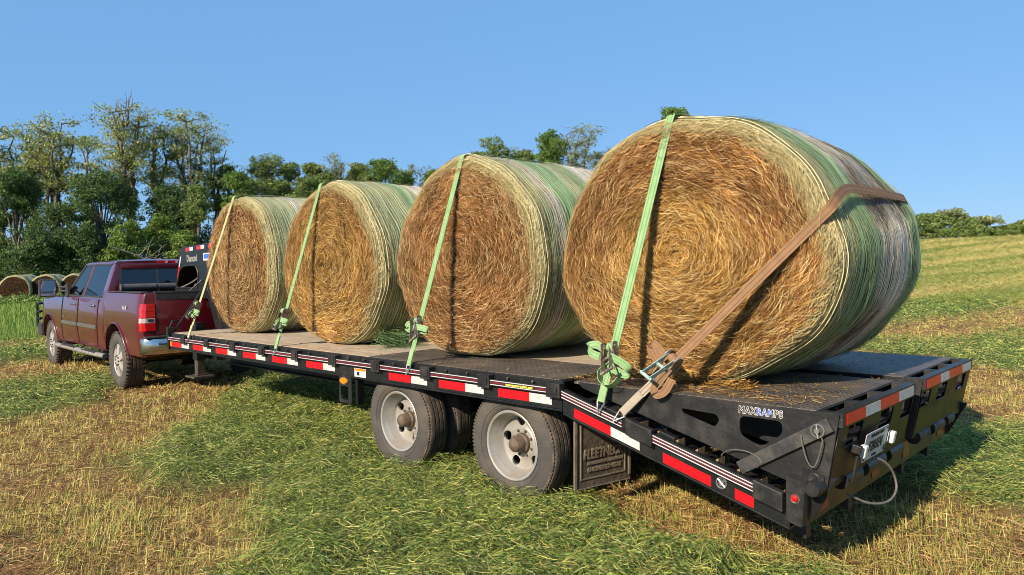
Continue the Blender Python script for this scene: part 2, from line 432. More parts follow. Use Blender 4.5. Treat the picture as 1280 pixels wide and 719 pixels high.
# ---- beavertail: sloped side rails from the bend down to the bumper
SL = .27
def zs(y, top): return top + SL * y        # y negative
for s in (-1, 1):
    def sheared(b, x0, x1, y0, y1, za, zb, mi=0):
        xa, xb = sorted((s * x0, s * x1))
        vs = [(x, y, z + SL * y) for z in (za, zb) for y in (y0, y1) for x in (xa, xb)]
        b.add(vs, [(0, 2, 3, 1), (4, 5, 7, 6), (0, 1, 5, 4), (2, 6, 7, 3), (0, 4, 6, 2), (1, 3, 7, 5)], mi)
    b = MB()
    sheared(b, 1.275, 1.262, -1.45, -.045, .69, .80); sheared(b, 1.275, 1.17, -1.45, -.045, .678, .689)
    sheared(b, 1.275, 1.238, -1.45, -.045, .802, .832); sheared(b, 1.2365, 1.175, -1.45, -.06, .79, .80)
    b.build('beavertail_side', K['black'], trailer, bevel=.003)
    b = MB(); sheared(b, 1.302, 1.29, -1.34, -.042, .785, .838); rr = b.build('rub_rail', K['black'], trailer, bevel=.002)
    for ya, yb in ((-.50, -.06), (-1.29, -.70)):
        for (za, zb, mm) in ((.7905, .796, 'decalwhite'), (.801, .807, 'decalred'), (.8095, .8155, 'decalwhite'), (.8185, .823, 'decalred'), (.8265, .832, 'decalwhite')):
            b = MB(); sheared(b, 1.3035, 1.3022, ya, yb, za, zb); b.build('pin_stripe', K[mm], rr)
    for yc, hl in ((-.62, .085), (-1.36, .075)):
        b = MB(); sheared(b, 1.318, 1.2755, yc - hl, yc + hl, .765, .858)
        b.build('stake_pocket', K['blackdusty'], trailer, bevel=.005)
    b = MB(); sheared(b, 1.236, 1.19, -.80, -.70, .802, .845); b.build('rail_bracket', K['blackdusty'], trailer, bevel=.004)
    b = MB(); sheared(b, 1.275, 1.1, -.55, -.30, .834, .85); b.build('rail_bracket', K['blackdusty'], trailer, bevel=.004)
    x = s * 1.2755
    def stape(y1, ym, y0):
        z0 = .697 + SL * y0; tape(y0, y1, ym, z0, z0 + .054, x, trailer, sl=SL)
    stape(-.135, -.405, -.602); stape(-.752, -1.04, -1.04); stape(-1.172, -1.272, -1.272)
    # round tie-down ring on the rail
    b = MB(); c = Vector((s * 1.279, -1.10, .745 + SL * -1.10))
    b.tube([c + Vector((0, .028 * math.cos(t), .028 * math.sin(t))) for t in np.linspace(0, 2 * PI, 17)], .005, 6); b.tube([c + Vector((0, -.02, -.02)), c + Vector((0, .02, .02))], .006, 6); b.tube([c + Vector((-s * .006, 0, 0)), c + Vector((s * .004, 0, 0))], .015, 10)
    b.build('tie_down_ring', K['steel'], trailer)
    # worn cleats poking out between rail and ramp
    for k in range(9):
        b = MB(); y = -.42 - k * .118; z = .80 + SL * y
        xa, xb = s * 1.236, s * 1.165
        b.add([(xa, y, z), (xa, y - .05, z - .012), (xb, y - .05, z - .012), (xb, y, z), (xa, y - .05, z + .032), (xb, y - .05, z + .032)], [(0, 1, 2, 3), (0, 4, 1), (3, 2, 5), (0, 3, 5, 4), (1, 4, 5, 2)])
        b.build('traction_cleat', K['cleat'], trailer)
# cleated sloped floor under the ramps
b = MB()
for k in range(12):
    y = -.08 - k * .118; b.box(-1.165, 1.165, y - .03, y + .03, .74 + SL * y, .752 + SL * y)
for s in (-1, 1):
    for x in (.47, 1.05): b.add([(s * x + d, y, z + SL * y) for z in (.58, .738) for y in (-1.45, .015) for d in (-.03, .03)], [(0, 2, 3, 1), (4, 5, 7, 6), (0, 1, 5, 4), (2, 6, 7, 3), (0, 4, 6, 2), (1, 3, 7, 5)])
b.build('beavertail_floor', K['blackdusty'], trailer)

# ---- rear bumper with end boxes
b = MB(); b.box(-1.20, 1.20, -1.52, -1.46, .315, .47); bump = b.build('rear_bumper', K['black'], trailer, bevel=.006)
for s in (-1, 1):
    ob = plate_mesh(roundpoly([(-1.445, .335), (-1.525, .318), (-1.540, .535), (-1.445, .552)], .012), [], .10, frame((s * 1.25, 0, 0), (0, 1, 0), (0, 0, 1)), K['blackdusty'], .003)
    e = mobj('end_box', ob, bump)
    ob = plate_mesh(roundpoly([(-1.53, .322), (-1.66, .565), (-1.535, .55)], .02), [], .014, frame((s * 1.21, 0, 0), (0, 1, 0), (0, 0, 1)), K['black'], .002); mobj('gusset', ob, bump)
    b = MB(); b.lathe([(0, .0), (.004, .016), (.009, .014), (.013, .0)], (0, 0, 0), 'x', 20); b.v = [(s * (1.3005 + abs(p[0])), p[1] - 1.49, p[2] + .455) for p in b.v]; b.build('marker_lamp', K['red'], e, smooth=40)
    b = MB(); b.lathe([(0, .0), (0, .022), (.001, .024)], (0, 0, 0), 'x', 20); b.v = [(s * (1.3003 + abs(p[0])), p[1] - 1.49, p[2] + .455) for p in b.v]; b.build('lamp_rim', K['dirtysteel'], e)
    b = MB(); b.lathe([(s * 1.315, .0), (s * 1.315, .033), (s * 1.30, .038), (s * 1.0, .038)], (0, -1.575, .515), 'x', 24); b.build('hinge_tube', K['blackdusty'], bump, smooth=40)
    xa, xb = sorted((s * 1.17, s * .98)); b = MB(); b.box(xa, xb, -1.5235, -1.521, .345, .445); b.build('rear_reflector', K['dullred'], bump)
    xa, xb = sorted((s * .34, s * .22)); b = MB(); b.box(xa, xb, -1.5235, -1.521, .345, .445); b.build('rear_reflector', K['dullred'], bump)
for (xa, xb) in ((-1.0, -.78), (-.70, -.42), (-.34, -.12), (.2, .42), (.52, .76), (.84, 1.0)):
    b = MB(); b.lathe([(xa, 0), (xa, .043), (xb, .043), (xb, 0)], (0, -1.585, .49), 'x', 20); b.build('hinge_tube', K['blackdusty'], bump, smooth=40)

ARM = pmat('scuffed_arm_steel', (.026, .026, .028), (.075, .068, .058), 9, .45, bump=.1, bscale=40, lo=.4, hi=.7, rough2=.7)
# ---- folding ramps
def ramp(s):
    x0, x1 = (.085, 1.231)
    X = lambda a: s * a
    # side plates with cut-outs
    outer = roundpoly([(-.13, .868), (-1.672, .868), (-1.612, .500), (-1.46, .500), (-.16, .835)], .018)
    h1 = roundpoly([(-.842, .794), (-1.045, .787), (-1.066, .762), (-1.040, .720), (-.850, .772)], .018)
    h2 = roundpoly([(-1.178, .797), (-1.398, .795), (-1.400, .735), (-1.290, .655), (-1.178, .700)], .035)
    mes = [plate_mesh(outer, [h1, h2], .009, frame((X(x1 - .005), 0, 0), (0, 1, 0), (0, 0, 1)), K['blackdusty'], .0015),
           plate_mesh(outer, [h1, h2], .009, frame((X(x0 + .005), 0, 0), (0, 1, 0), (0, 0, 1)), K['blackdusty'], .0015)]
    # rear plate with three windows
    W = x1 - x0 - .022
    u = Vector((1, 0, 0)); v = Vector((0, -.062, .30)); vl = v.length / .30
    xm = X((x0 + x1) / 2)
    outr = [(-W / 2, 0), (W / 2, 0), (W / 2, .30 * vl), (-W / 2, .30 * vl)]
    hol = []
    for (wa, wb) in ((-1.105, -.905), (-.64, -.44), (-.275, -.095)):
        wa, wb = (wa, wb) if s < 0 else (-wb, -wa)
        hol.append(roundpoly([(wa - xm, .185 * vl), (wb - xm, .185 * vl), (wb - xm, .285 * vl), (wa - xm, .285 * vl)], .012, 2))
    rear = plate_mesh(outr, hol, .008, frame((xm, -1.607, .503), u, v), K['blackgloss'], .0015)
    for m in rear.polygons: m.material_index = 1
    rear.materials.clear(); rear.materials.append(K['blackdusty']); rear.materials.append(K['blackgloss'])
    # top lip + slot frame
    b = MB()
    xa, xb = sorted((X(x0 + .012), X(x1 - .012)))
    b.box(xa, xb, -1.682, -1.638, .802, .8695)
    cuts = [X(x1 - .05), X(x1 - .355), X(x1 - .395), X(x1 - .69), X(x1 - .73), X(x0 + .05)]
    for ca, cb in ((X(x1 - .012), cuts[0]), (cuts[1], cuts[2]), (cuts[3], cuts[4]), (cuts[5], X(x0 + .012))):
        ca, cb = sorted((ca, cb)); b.box(ca, cb, -1.637, -1.565, .80, .868)
    b.box(xa, xb, -1.636, -1.566, .70, .71)
    # inner ribs
    for xr in (.36, .66, .96): 
        q = X(xr); b.add([(q + d, y, z) for (y, zl) in ((-.2, .80), (-1.56, .56)) for z in (zl, .845) for d in (-.012, .012)], [(0, 1, 3, 2), (4, 6, 7, 5), (0, 4, 5, 1), (2, 3, 7, 6), (0, 2, 6, 4), (1, 5, 7, 3)])
    body = b.mesh('ramp', [K['blackdusty']])
    bm = bmesh.new()
    for m in mes + [body]: bm.from_mesh(m)
    n0 = len(bm.faces); bm.from_mesh(rear); bm.faces.ensure_lookup_table()
    for f in bm.faces[:n0]: f.material_index = 0
    for f in bm.faces[n0:]: f.material_index = 1
    me = bpy.data.meshes.new('ramp'); bm.to_mesh(me); bm.free(); me.materials.append(K['blackdusty']); me.materials.append(K['blackgloss'])
    r = mobj('ramp', me, trailer)
    b = MB(); xa, xb = sorted((X(x0 + .002), X(x1 - .001))); b.box(xa, xb, -1.5645, -.10, .855, ZD); b.build('tread_plate', K['tread'], r, bevel=.002)
    # red and white strip on the rear lip
    L = [(x1 - .06, x1 - .31, 'red'), (x1 - .31, x1 - .53, 'white'), (x1 - .53, x1 - .83, 'red'), (x1 - .83, x0 + .05, 'white')]
    if s > 0: L = [(x0 + .05, x0 + .33, 'red'), (x0 + .33, x0 + .53, 'white'), (x0 + .53, x0 + .86, 'red'), (x0 + .86, x1 - .05, 'white')]
    b = MB()
    for a, c, m in L:
        xa, xb = sorted((X(a), X(c))); b.box(xa, xb, -1.6845, -1.6822, .806, .858, 0 if m == 'red' else 1)
    b.build('reflective_strip', [K['red'], K['white']], r)
    # holding arm with pin, ring and lanyard
    xo = X(x1 + .012)
    b = MB(); b.bar((xo + s * .006, -1.635, .815), (xo + s * .006, -1.185, .535), .014, .066, up=(0, -.53, .85)); arm = b.build('holding_arm', ARM, r, bevel=.003)
    xo2 = X(x1 + .030); c = Vector((xo2, -1.582, .781)); b = MB()
    b.tube([c + Vector((0, .03 * math.cos(t), .03 * math.sin(t))) for t in np.linspace(0, 2 * PI, 21)], .004, 6)
    b.tube([c + Vector((-s * .02, 0, 0)), c + Vector((s * .014, 0, 0))], .012, 10); b.tube([c + Vector((s * .005, .004, .034)), c + Vector((s * .005, -.004, -.034))], .005, 6)
    b.build('locking_pin', K['steel'], arm)
    pts = [c + Vector((s * .004, -.02 + .0, -.03))]
    for t in np.linspace(0, 1, 16): pts.append(c + Vector((s * .004 * (1 + math.sin(t * 9)), -.025 + .10 * t + .0, -.04 - .14 * math.sin(PI * t) ** .8 * (1 if t < .5 else 1) + .01 * t)))
    b = MB(); b.tube(pts, .0035, 6); b.build('lanyard', K['cable'], arm)
    b = MB(); q = Vector((xo2, -1.20, .585)); b.tube([q + Vector((0, .11 * math.cos(t) - .0, .055 * math.sin(t) - .01)) for t in np.linspace(.1, PI - .1, 14)], .003, 6); b.build('lanyard', K['cable'], arm)
    # bolted pivot plate at the lower rear corner
    ob = plate_mesh(roundpoly([(-1.50, .595), (-1.605, .565), (-1.600, .515), (-1.50, .515)], .015), [], .006, frame((X(x1 + .004), 0, 0), (0, 1, 0), (0, 0, 1)), K['black'], .002); pv = mobj('pivot_plate', ob, r)
    b = MB(); b.lathe([(X(x1 + .008), .0), (X(x1 + .012), .024), (X(x1 + .007), .03)], (0, -1.555, .545), 'x', 18); b.build('pivot_pin', K['blackdusty'], pv, smooth=40)
    return r
rl = ramp(-1); rr_ = ramp(1)
b = MB(); b.box(-.08, .08, -1.5, -.12, .70, .72); b.box(-.06, -.05, -1.52, -.12, .60, .80); b.box(.05, .06, -1.52, -.12, .60, .80); b.build('center_channel', K['blackdusty'], trailer)
Mx = frame((-1.2325, -1.288, .828), (0, -1, 0), (0, .0, 1))
o = mobj('lettering', text_mesh('MAXRAMPS', .050, Mx, K['decalwhite'], offset=.0030, shear=.08, extrude=.0004, sx=.80, spacing=1.16), rl)
Mx2 = frame((-1.2335, -1.288, .828), (0, -1, 0), (0, 0, 1))
# MAX and PS in black, RAM in blue (three pieces set on the outlined word)
def word_split(whole, a, b_, M, size, sx):
    import mathutils
    me = text_mesh(whole, size, Matrix.Identity(4), K['decalblack'], offset=.0, shear=.08, extrude=.0004, sx=sx, spacing=1.16)
    xs = np.array([v.co.x for v in me.vertices]); lo, hi = xs.min(), xs.max()
    me.materials.append(K['decalblue'])
    for p in me.polygons:
        t = (sum(me.vertices[i].co.x for i in p.vertices) / len(p.vertices) - lo) / (hi - lo)
        if a < t < b_: p.material_index = 1
    me.transform(M); return me
mobj('lettering', word_split('MAXRAMPS', .385, .765, Mx2, .050, .80), rl)
# small decal on the far ramp's rear plate
b = MB()
for k in range(5): b.box(.98 + .012 * (k % 2), 1.08 - .01 * (k % 3), -1.6335, -1.6325, .60 + k * .022, .612 + k * .022)
for v in range(len(b.v)):
    x, y, z = b.v[v]; b.v[v] = (x, y - .0 - (z - .63) * .207 + .0, z)
b.build('warning_label', K['decalwhite'], rr_)

# ---- licence plate with lamps and lead
u = Vector((1, 0, 0)); v = Vector((0, -.2, .98)).normalized()
po = Vector((-.735, -1.668, .641))
me = plate_mesh(roundpoly([(-.17, -.075), (.17, -.075), (.17, .075), (-.17, .075)], .014), [], .003, frame(po, u, v), K['plate'], .0008)
lic = mobj('licence_plate', me, trailer)
n = u.cross(v)
mobj('lettering', text_mesh('F201EV', .078, frame(po + n * .003 + v * -.006, u, v), K['decalblack'], offset=.0012, sx=.86), lic)
mobj('lettering', text_mesh('SEMI-PERMANENT', .026, frame(po + n * .003 + v * .054, u, v), K['decalblack'], offset=.0004, sx=.95), lic)
mobj('lettering', text_mesh('TRAILER', .018, frame(po + n * .003 + v * -.058, u, v), K['decalblack'], offset=.0002), lic)
b = MB()
for sx_ in (-.15, .15):
    for sv in (-.06, .06): b.tube([po + u * sx_ + v * sv + n * .001, po + u * sx_ + v * sv + n * .005], .006, 8)
b.box(-.165, -.145, -.03, -.012, .002, .0028, M=frame(po, u, v)); b.box(.138, .16, -.06, -.036, .002, .0028, M=frame(po, u, v))
b.build('plate_bolts', K['decalblack'], lic)
for dx, dv, mm in ((-.205, .0, 'lensclear'), (.225, -.005, 'lensclear')):
    c = po + u * dx + v * dv
    b = MB(); b.box(-.022, .022, -.032, .032, -.005, .028, M=frame(c, u, v)); q = b.build('plate_lamp', K[mm], trailer, bevel=.009)
b = MB(); b.bar(po + u * -.24 + v * .01, po + u * -.235 + v * -.16, .02, .012); b.bar(po + u * -.27 + v * .02 - n * .03, po + u * -.27 + v * .02 + n * .02, .03, .04); b.build('lamp_bracket', K['blackdusty'], trailer, bevel=.003)
pts = []
for t in np.linspace(0, 1, 24):
    a = PI * 1.15 * t
    pts.append(Vector((-.66 + .30 * t - .06 * math.sin(a) * (1 - t) * 0, -1.66 - .06 * math.sin(a), .56 - .15 * math.sin(a * .87) ** 1.0)))
pts = [Vector((-.70, -1.63, .555)), Vector((-.66, -1.67, .54)), Vector((-.62, -1.70, .50)), Vector((-.60, -1.72, .44)), Vector((-.615, -1.73, .385)), Vector((-.67, -1.72, .345)), Vector((-.74, -1.69, .335)), Vector((-.81, -1.64, .35)), Vector((-.86, -1.57, .39))]
def spline(P, k=6):
    out = []
    for i in range(len(P) - 1):
        p0 = P[max(i - 1, 0)]; p1 = P[i]; p2 = P[i + 1]; p3 = P[min(i + 2, len(P) - 1)]
        for j in range(k):
            t = j / k; out.append(.5 * ((2 * p1) + (p2 - p0) * t + (2 * p0 - 5 * p1 + 4 * p2 - p3) * t * t + (3 * p1 - p0 - 3 * p2 + p3) * t ** 3))
    return out + [P[-1]]
b = MB(); b.tube(spline(pts), .0065, 8); b.build('wiring_lead', K['cable'], trailer, smooth=60)

# ---- axles and dual wheels
R_T = .388
def tyre_mesh():
    b = MB()
    # x: 0 = outer wall ; negative goes outboard (left); built for an outboard face at x=0, body towards +x .215
    w = .215
    side = [(.030, .232), (.012, .245), (.004, .262), (.0, .30), (.004, .335), (.014, .360), (.026, .374)]
    prof = list(side); 
    g = [.036, .062, .088, .128, .154, .18]
    xs = np.linspace(.034, w - .034, 5)
    top = []
    for i in range(4):
        a, c = xs[i], xs[i + 1]; gg = .006
        top += [(a + gg, R_T - .012 if 0 else R_T), (c - gg, R_T), (c - gg + .001, R_T - .013), (c + gg - .001, R_T - .013)]
    top = [(xs[0] - .004, R_T - .005)] + top[:-2] + [(xs[-1] + .004, R_T - .005)]
    prof += top + [(w - x, r) for x, r in reversed(side)]
    b.lathe(prof, (0, 0, 0), 'x', 72)
    nseg = len(prof) - 1
    mi = []
    for i in range(nseg):
        r = max(prof[i][1], prof[i + 1][1]); mi += [1 if r > .371 else 0] * 72
    b.m = mi
    # shoulder lugs (small notches along the shoulder)
    for k in range(90):
        t = 2 * PI * k / 90; M = Matrix.Rotation(t, 4, 'X')
        b.box(.0135, .028, -.007, .007, .3575, .3765, 1, M=M); b.box(w - .028, w - .0135, -.007, .007, .3575, .3765, 1, M=M)
    # raised rings + lettering blocks on the outer wall
    b.lathe([(.0035, .272), (-.001, .275), (.002, .279)], (0, 0, 0), 'x', 72)
    return b.mesh('tyre', [K['rubber'], K['tread_rubber']], 30)
def rim_mesh(deep):
    b = MB()
    d = .128 if deep else .03
    prof = [(.030, .231), (.016, .236), (.012, .230), (.016, .219), (.030, .212), (.05, .206), (.062, .196), (d - .012, .190), (d, .180), (d + .012, .135), (d + .004, .105), (d, .10), (d + .002, .001),
            (d + .012, .001), (d + .012, .10), (d + .022, .135), (d + .014, .186), (.185, .196), (.185, .231)]
    b.lathe(prof, (0, 0, 0), 'x', 64, closed=True)
    me = b.mesh('rim', K['rim'])
    cuts = []
    for k in range(5):
        t = 2 * PI * (k + .62) / 5; c = MB(); c.lathe([(-.1 + d, 0), (-.1 + d, .034), (d + .1, .034), (d + .1, 0)], (0, .148 * math.cos(t), .148 * math.sin(t)), 'x', 16); cuts.append(c.mesh('c', K['rim']))
    me = boolean(me, cuts); me.materials.clear(); me.materials.append(K['rim'])
    smooth_mesh(me, 35); return me
def hub_mesh(deep):
    b = MB(); d = .128 if deep else .03
    b.lathe([(d + .01, .070), (d - .02, .066), (d - .03, .054), (d - .085, .050), (d - .098, .040), (d - .104, .026), (d - .108, .018), (d - .108, 0)], (0, 0, 0), 'x', 28)
    for k in range(8):
        t = 2 * PI * k / 8; b.lathe([(d + .005, .009), (d - .012, .009), (d - .015, .006), (d - .015, 0)], (0, .086 * math.cos(t), .086 * math.sin(t)), 'x', 6)
    return b.mesh('hub', K['hub'], 35)
TY = tyre_mesh(); RD = rim_mesh(True); HB = hub_mesh(True)
def wheel(x, y, z, outboard, parent, rot=0.0, hub=True):
    o = link(bpy.data.objects.new('wheel', RD), parent); o.location = (x, y, z); o.rotation_euler = (rot, 0, 0 if outboard < 0 else PI)
    link(bpy.data.objects.new('tyre', TY), o)
    if hub: link(bpy.data.objects.new('hub', HB), o)
    return o
WY = (.471, 1.696)
for yy in WY:
    for s in (-1, 1):
        wheel(s * 1.215, yy, R_T - .008, s, trailer, 1.92 if yy < 1 else 2.35); wheel(s * .955, yy, R_T - .008, s, trailer, 1.0 + yy, False)
    b = MB(); b.lathe([(-1.08, 0), (-1.08, .06), (1.08, .06), (1.08, 0)], (0, yy, R_T), 'x', 16); b.build('axle', K['black'], trailer, smooth=40)
    for s in (-1, 1):
        b = MB(); b.box(s * .55 - .035, s * .55 + .035, yy - .45, yy + .45, .46, .475); b.box(s * .55 - .03, s * .55 + .03, yy - .36, yy + .36, .445, .459); b.build('leaf_spring', K['black'], trailer)

# ---- mud flaps behind the wheels
for s in (-1, 1):
    xc = s * .935; y = -.03; wd = .475
    outer = roundpoly([(-wd / 2, .165), (wd / 2, .165), (wd / 2, .675), (-wd / 2, .675)], .025)
    me = plate_mesh(outer, [], .012, frame((xc, y, 0), (1, 0, 0), (0, -.03, 1)), K['flap'], .003)
    fl = mobj('mud_flap', me, trailer)
    b = MB()
    def fr(x0, x1, z0, z1): b.box(xc + x0, xc + x1, y - .0115, y - .0055, z0, z1)
    fr(-.235, -.215, .175, .66); fr(.215, .235, .2, .66); fr(-.19, .19, .225, .235); fr(-.19, -.18, .237, .60); fr(.18, .19, .237, .60); fr(-.13, .17, .315, .335); fr(-.235, .235, .168, .174)
    for v in range(len(b.v)): x_, y_, z_ = b.v[v]; b.v[v] = (x_, y_ - .03 * z_, z_)
    b.build('raised_frame', K['flapletter'], fl, bevel=.002)
    M1 = frame((xc, y - .03 * .38 - .007, .382), (1, 0, 0), (0, -.03, 1)); M2 = frame((xc + .01, y - .03 * .28 - .007, .282), (1, 0, 0), (0, -.03, 1))
    mobj('lettering', text_mesh('FLEETNECK', .086, M1, K['flapletter'], offset=.003, shear=.12, extrude=.006, sx=.74), fl)
    mobj('lettering', text_mesh('ENGINEERED GEAR', .036, M2, K['flapletter'], offset=.0015, shear=.1, extrude=.005, sx=.9), fl)
    Rf = Matrix.Translation((s * 1.175, y, 0)) @ Matrix.Rotation(s * .21, 4, 'Z') @ Matrix.Translation((-s * 1.175, -y, 0))
    for q in [fl] + list(fl.children): q.data.transform(Rf)
    b = MB(); xa, xb = sorted((s * 1.2, s * .68)); b.box(xa, xb, y - .13, y + .03, .679, .69); b.build('flap_bracket', K['black'], trailer)

# ---- amber side marker bracket
for s in (-1, 1):
    outer = roundpoly([(2.235, .46), (2.42, .46), (2.42, .694), (2.235, .694)], .02)
    hole = roundpoly([(2.285, .49), (2.39, .49), (2.39, .60), (2.285, .60)], .012)
    me = plate_mesh(outer, [hole], .01, frame((s * 1.262, 0, 0), (0, 1, 0), (0, 0, 1)), K['blackdusty'], .002)
    mk = mobj('marker_bracket', me, trailer)
    b = MB(); b.box(s * 1.2 - .03, s * 1.2 + .03, 2.20, 2.232, .46, .69); b.build('bracket_post', K['black'], mk)
    ov = [(2.335 + .052 * math.cos(t) * (1 if abs(math.cos(t)) < .7 else 1), .648 + .026 * math.sin(t)) for t in np.linspace(0, 2 * PI, 25)[:-1]]
    mobj('marker_lens', plate_mesh(ov, [], .022, frame((s * 1.272, 0, 0), (0, 1, 0), (0, 0, 1)), K['amber'], .004), mk)
    ov = [(2.335 + .062 * math.cos(t), .648 + .036 * math.sin(t)) for t in np.linspace(0, 2 * PI, 25)[:-1]]
    mobj('lens_rim', plate_mesh(ov, [], .012, frame((s * 1.269, 0, 0), (0, 1, 0), (0, 0, 1)), K['dirtysteel'], .003), mk)

# ---- landing legs at the front
for s in (-1, 1):
    b = MB(); x = s * .79; y = 6.3
    b.box(x - .06, x + .06, y - .06, y + .06, .48, .95); lg = b.build('landing_leg', K['black'], trailer, bevel=.006)
    b = MB(); b.box(x - .045, x + .045, y - .045, y + .045, .30, .479); b.build('inner_leg', K['dirtysteel'], lg, bevel=.005)
    b = MB(); b.box(x - .13, x + .13, y - .13, y + .13, .262, .285); b.box(x - .06, x + .06, y - .06, y + .06, .286, .299); b.build('foot', K['dirtysteel'], lg, bevel=.004)
b = MB(); b.box(-.85, .85, 6.0, 6.2, .76, .86); b.build('front_crossbeam', K['black'], trailer, bevel=.006)

# ---- gooseneck: riser and neck of plate, arched opening, coupler in the truck bed
neck_outer = [(6.02, .45), (6.32, .45), (6.60, 1.00), (7.00, 1.20), (7.05, 1.33), (7.72, 1.33), (7.86, 1.33), (7.60, 1.925), (6.30, 1.985), (6.12, 1.80), (6.02, .9)]
hole = roundpoly([(7.05, 1.36), (7.76, 1.36), (7.64, 1.60), (7.50, 1.665), (7.12, 1.675), (7.03, 1.58)], .05)
neck_outer = [(6.02, .45), (6.35, .45), (6.75, 1.22), (7.84, 1.26), (7.84, 1.33), (7.60, 1.925), (6.30, 1.985), (6.02, 1.75)]
gp = []
for s in (-1, 1):
    gp.append(plate_mesh(roundpoly(neck_outer, .04), [hole], .02, frame((s * .45, 0, 0), (0, 1, 0), (0, 0, 1)), K['black'], .003))
b = MB()
b.bar((0, 7.605, 1.90), (0, 7.835, 1.33), .88, .012, up=(0, 1, .4)); b.bar((0, 6.34, 1.965), (0, 7.585, 1.905), .88, .012)
b.bar((0, 6.03, .5), (0, 6.03, 1.7), .88, .012, up=(0, 1, 0))
gp.append(b.mesh('n', K['black']))
neck = mobj('gooseneck', join_meshes(gp), trailer); neck.data.materials.clear(); neck.data.materials.append(K['black'])
# flange round the opening
b = MB(); pts = [Vector((-.463, p[0], p[1])) for p in hole]
b.tube(pts + [pts[0]], .012, 6); b.build('opening_rim', K['blackdusty'], neck)
for i in range(3):
    b = MB()
    y0 = 7.42 - i * .36
    for j, (a, c) in enumerate(((0, .13), (.13, .24))):
        ya, yb = y0 - a, y0 - c; zz = lambda y: 1.855 + (7.6 - y) * .046
        b.add([(-.4632, ya, zz(ya)), (-.4632, yb, zz(yb)), (-.4632, yb, zz(yb) + .05), (-.4632, ya, zz(ya) + .05), (-.4617, ya, zz(ya)), (-.4617, yb, zz(yb)), (-.4617, yb, zz(yb) + .05), (-.4617, ya, zz(ya) + .05)], [(0, 1, 2, 3), (0, 4, 5, 1), (2, 6, 7, 3), (1, 5, 6, 2), (3, 7, 4, 0)], j)
    b.build('reflective_strip', [K['red'], K['white']], neck)
b = MB()
for (za, zb, j) in ((1.50, 1.66, 0), (1.66, 1.80, 1)):
    ya = lambda z: 7.60 + (1.925 - z) * .437 + .004 - .05
    for x in (-.4632,):
        b.add([(x, ya(za), za), (x, ya(za) - .035, za), (x, ya(zb) - .035, zb), (x, ya(zb), zb), (x + .0015, ya(za), za), (x + .0015, ya(za) - .035, za), (x + .0015, ya(zb) - .035, zb), (x + .0015, ya(zb), zb)], [(0, 1, 2, 3), (0, 4, 5, 1), (2, 6, 7, 3), (1, 5, 6, 2), (3, 7, 4, 0)], j)
b.build('reflective_strip', [K['red'], K['white']], neck)
mobj('lettering', text_mesh('Diamond', .125, frame((-.4625, 7.22, 1.765), (0, -1, .02), (0, .06, 1)), K['signgrey'], offset=.004, shear=.0, sx=.74), neck)
b = MB(); b.box(-.4625, -.461, 6.58, 6.86, 1.73, 1.83); lb = b.build('maker_label', K['decalwhite'], neck)
b = MB(); b.box(-.4635, -.4628, 6.60, 6.84, 1.755, 1.815); b.build('label_print', K['decalblue'], lb)
# coupler tube, hose, chains
b = MB(); b.lathe([(.98, 0), (.98, .075), (1.32, .075), (1.32, .055), (1.75, .055)], (-.05, 7.95, 0), 'z', 18); b.bar((-.05, 7.6, 1.42), (-.05, 8.02, 1.30), .3, .16); b.build('coupler', K['black'], neck, smooth=40)
b = MB(); b.tube(spline([Vector((-.2, 7.5, 1.66)), Vector((-.25, 7.42, 1.6)), Vector((-.3, 7.42, 1.5)), Vector((-.36, 7.55, 1.42)), Vector((-.42, 7.72, 1.36))]), .013, 8); b.tube(spline([Vector((-.42, 7.72, 1.36)), Vector((-.44, 7.78, 1.32)), Vector((-.42, 7.8, 1.28)), Vector((-.38, 7.76, 1.3))]), .022, 8); b.build('brake_hose', K['cable'], neck, smooth=60)
b = MB(); b.lathe([(-.12, 0), (-.12, .05), (.08, .05), (.08, 0)], (-.3, 7.2, 1.36), 'y', 14); b.lathe([(-.02, .04), (-.02, .06), (.02, .06), (.02, .04)], (-.34, 7.38, 1.36), 'x', 14); b.build('winch_drum', K['dirtysteel'], neck, smooth=40)
# stays from the neck to the deck corner
b = MB(); b.tube([(-.47, 6.70, 1.46), (-1.18, 6.03, .90)], .012, 8); b.build('stay_rod', K['blackdusty'], trailer)
b = MB(); b.tube([(-.47, 6.9, 1.47), (-.60, 7.02, 1.32)], .010, 8); b.build('stay_rod', K['blackdusty'], trailer)
b = MB(); b.box(-1.28, -1.20, 5.999, 6.05, .78, .93); b.tube([(-1.24, 6.03, .93), (-1.20, 6.06, 1.0), (-1.1, 6.1, 1.0)], .012, 8); b.build('corner_bracket', K['black'], trailer, bevel=.004)
# ------------------------------------------------------------------ ROUND BALES
SAG = .045   # bales settle: narrower above, wider below
HAYPAL = dict(
    pale=[(.43, .255, .105), (.28, .15, .058), (.11, .052, .02), (.62, .43, .22), (.18, .09, .035)],
    gold=[(.48, .275, .075), (.31, .16, .04), (.11, .05, .015), (.66, .45, .16), (.18, .085, .024)],
    brown=[(.35, .17, .058), (.20, .088, .030), (.08, .033, .012), (.52, .31, .13), (.13, .055, .02)],
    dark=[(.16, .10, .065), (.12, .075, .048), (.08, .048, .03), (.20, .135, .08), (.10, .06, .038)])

def pick(pal, n):
    a = np.array(HAYPAL[pal]); i = RNG.choice(len(a), n, p=[.3, .26, .16, .14, .14]); return a[i] * RNG.uniform(.75, 1.2, (n, 1))

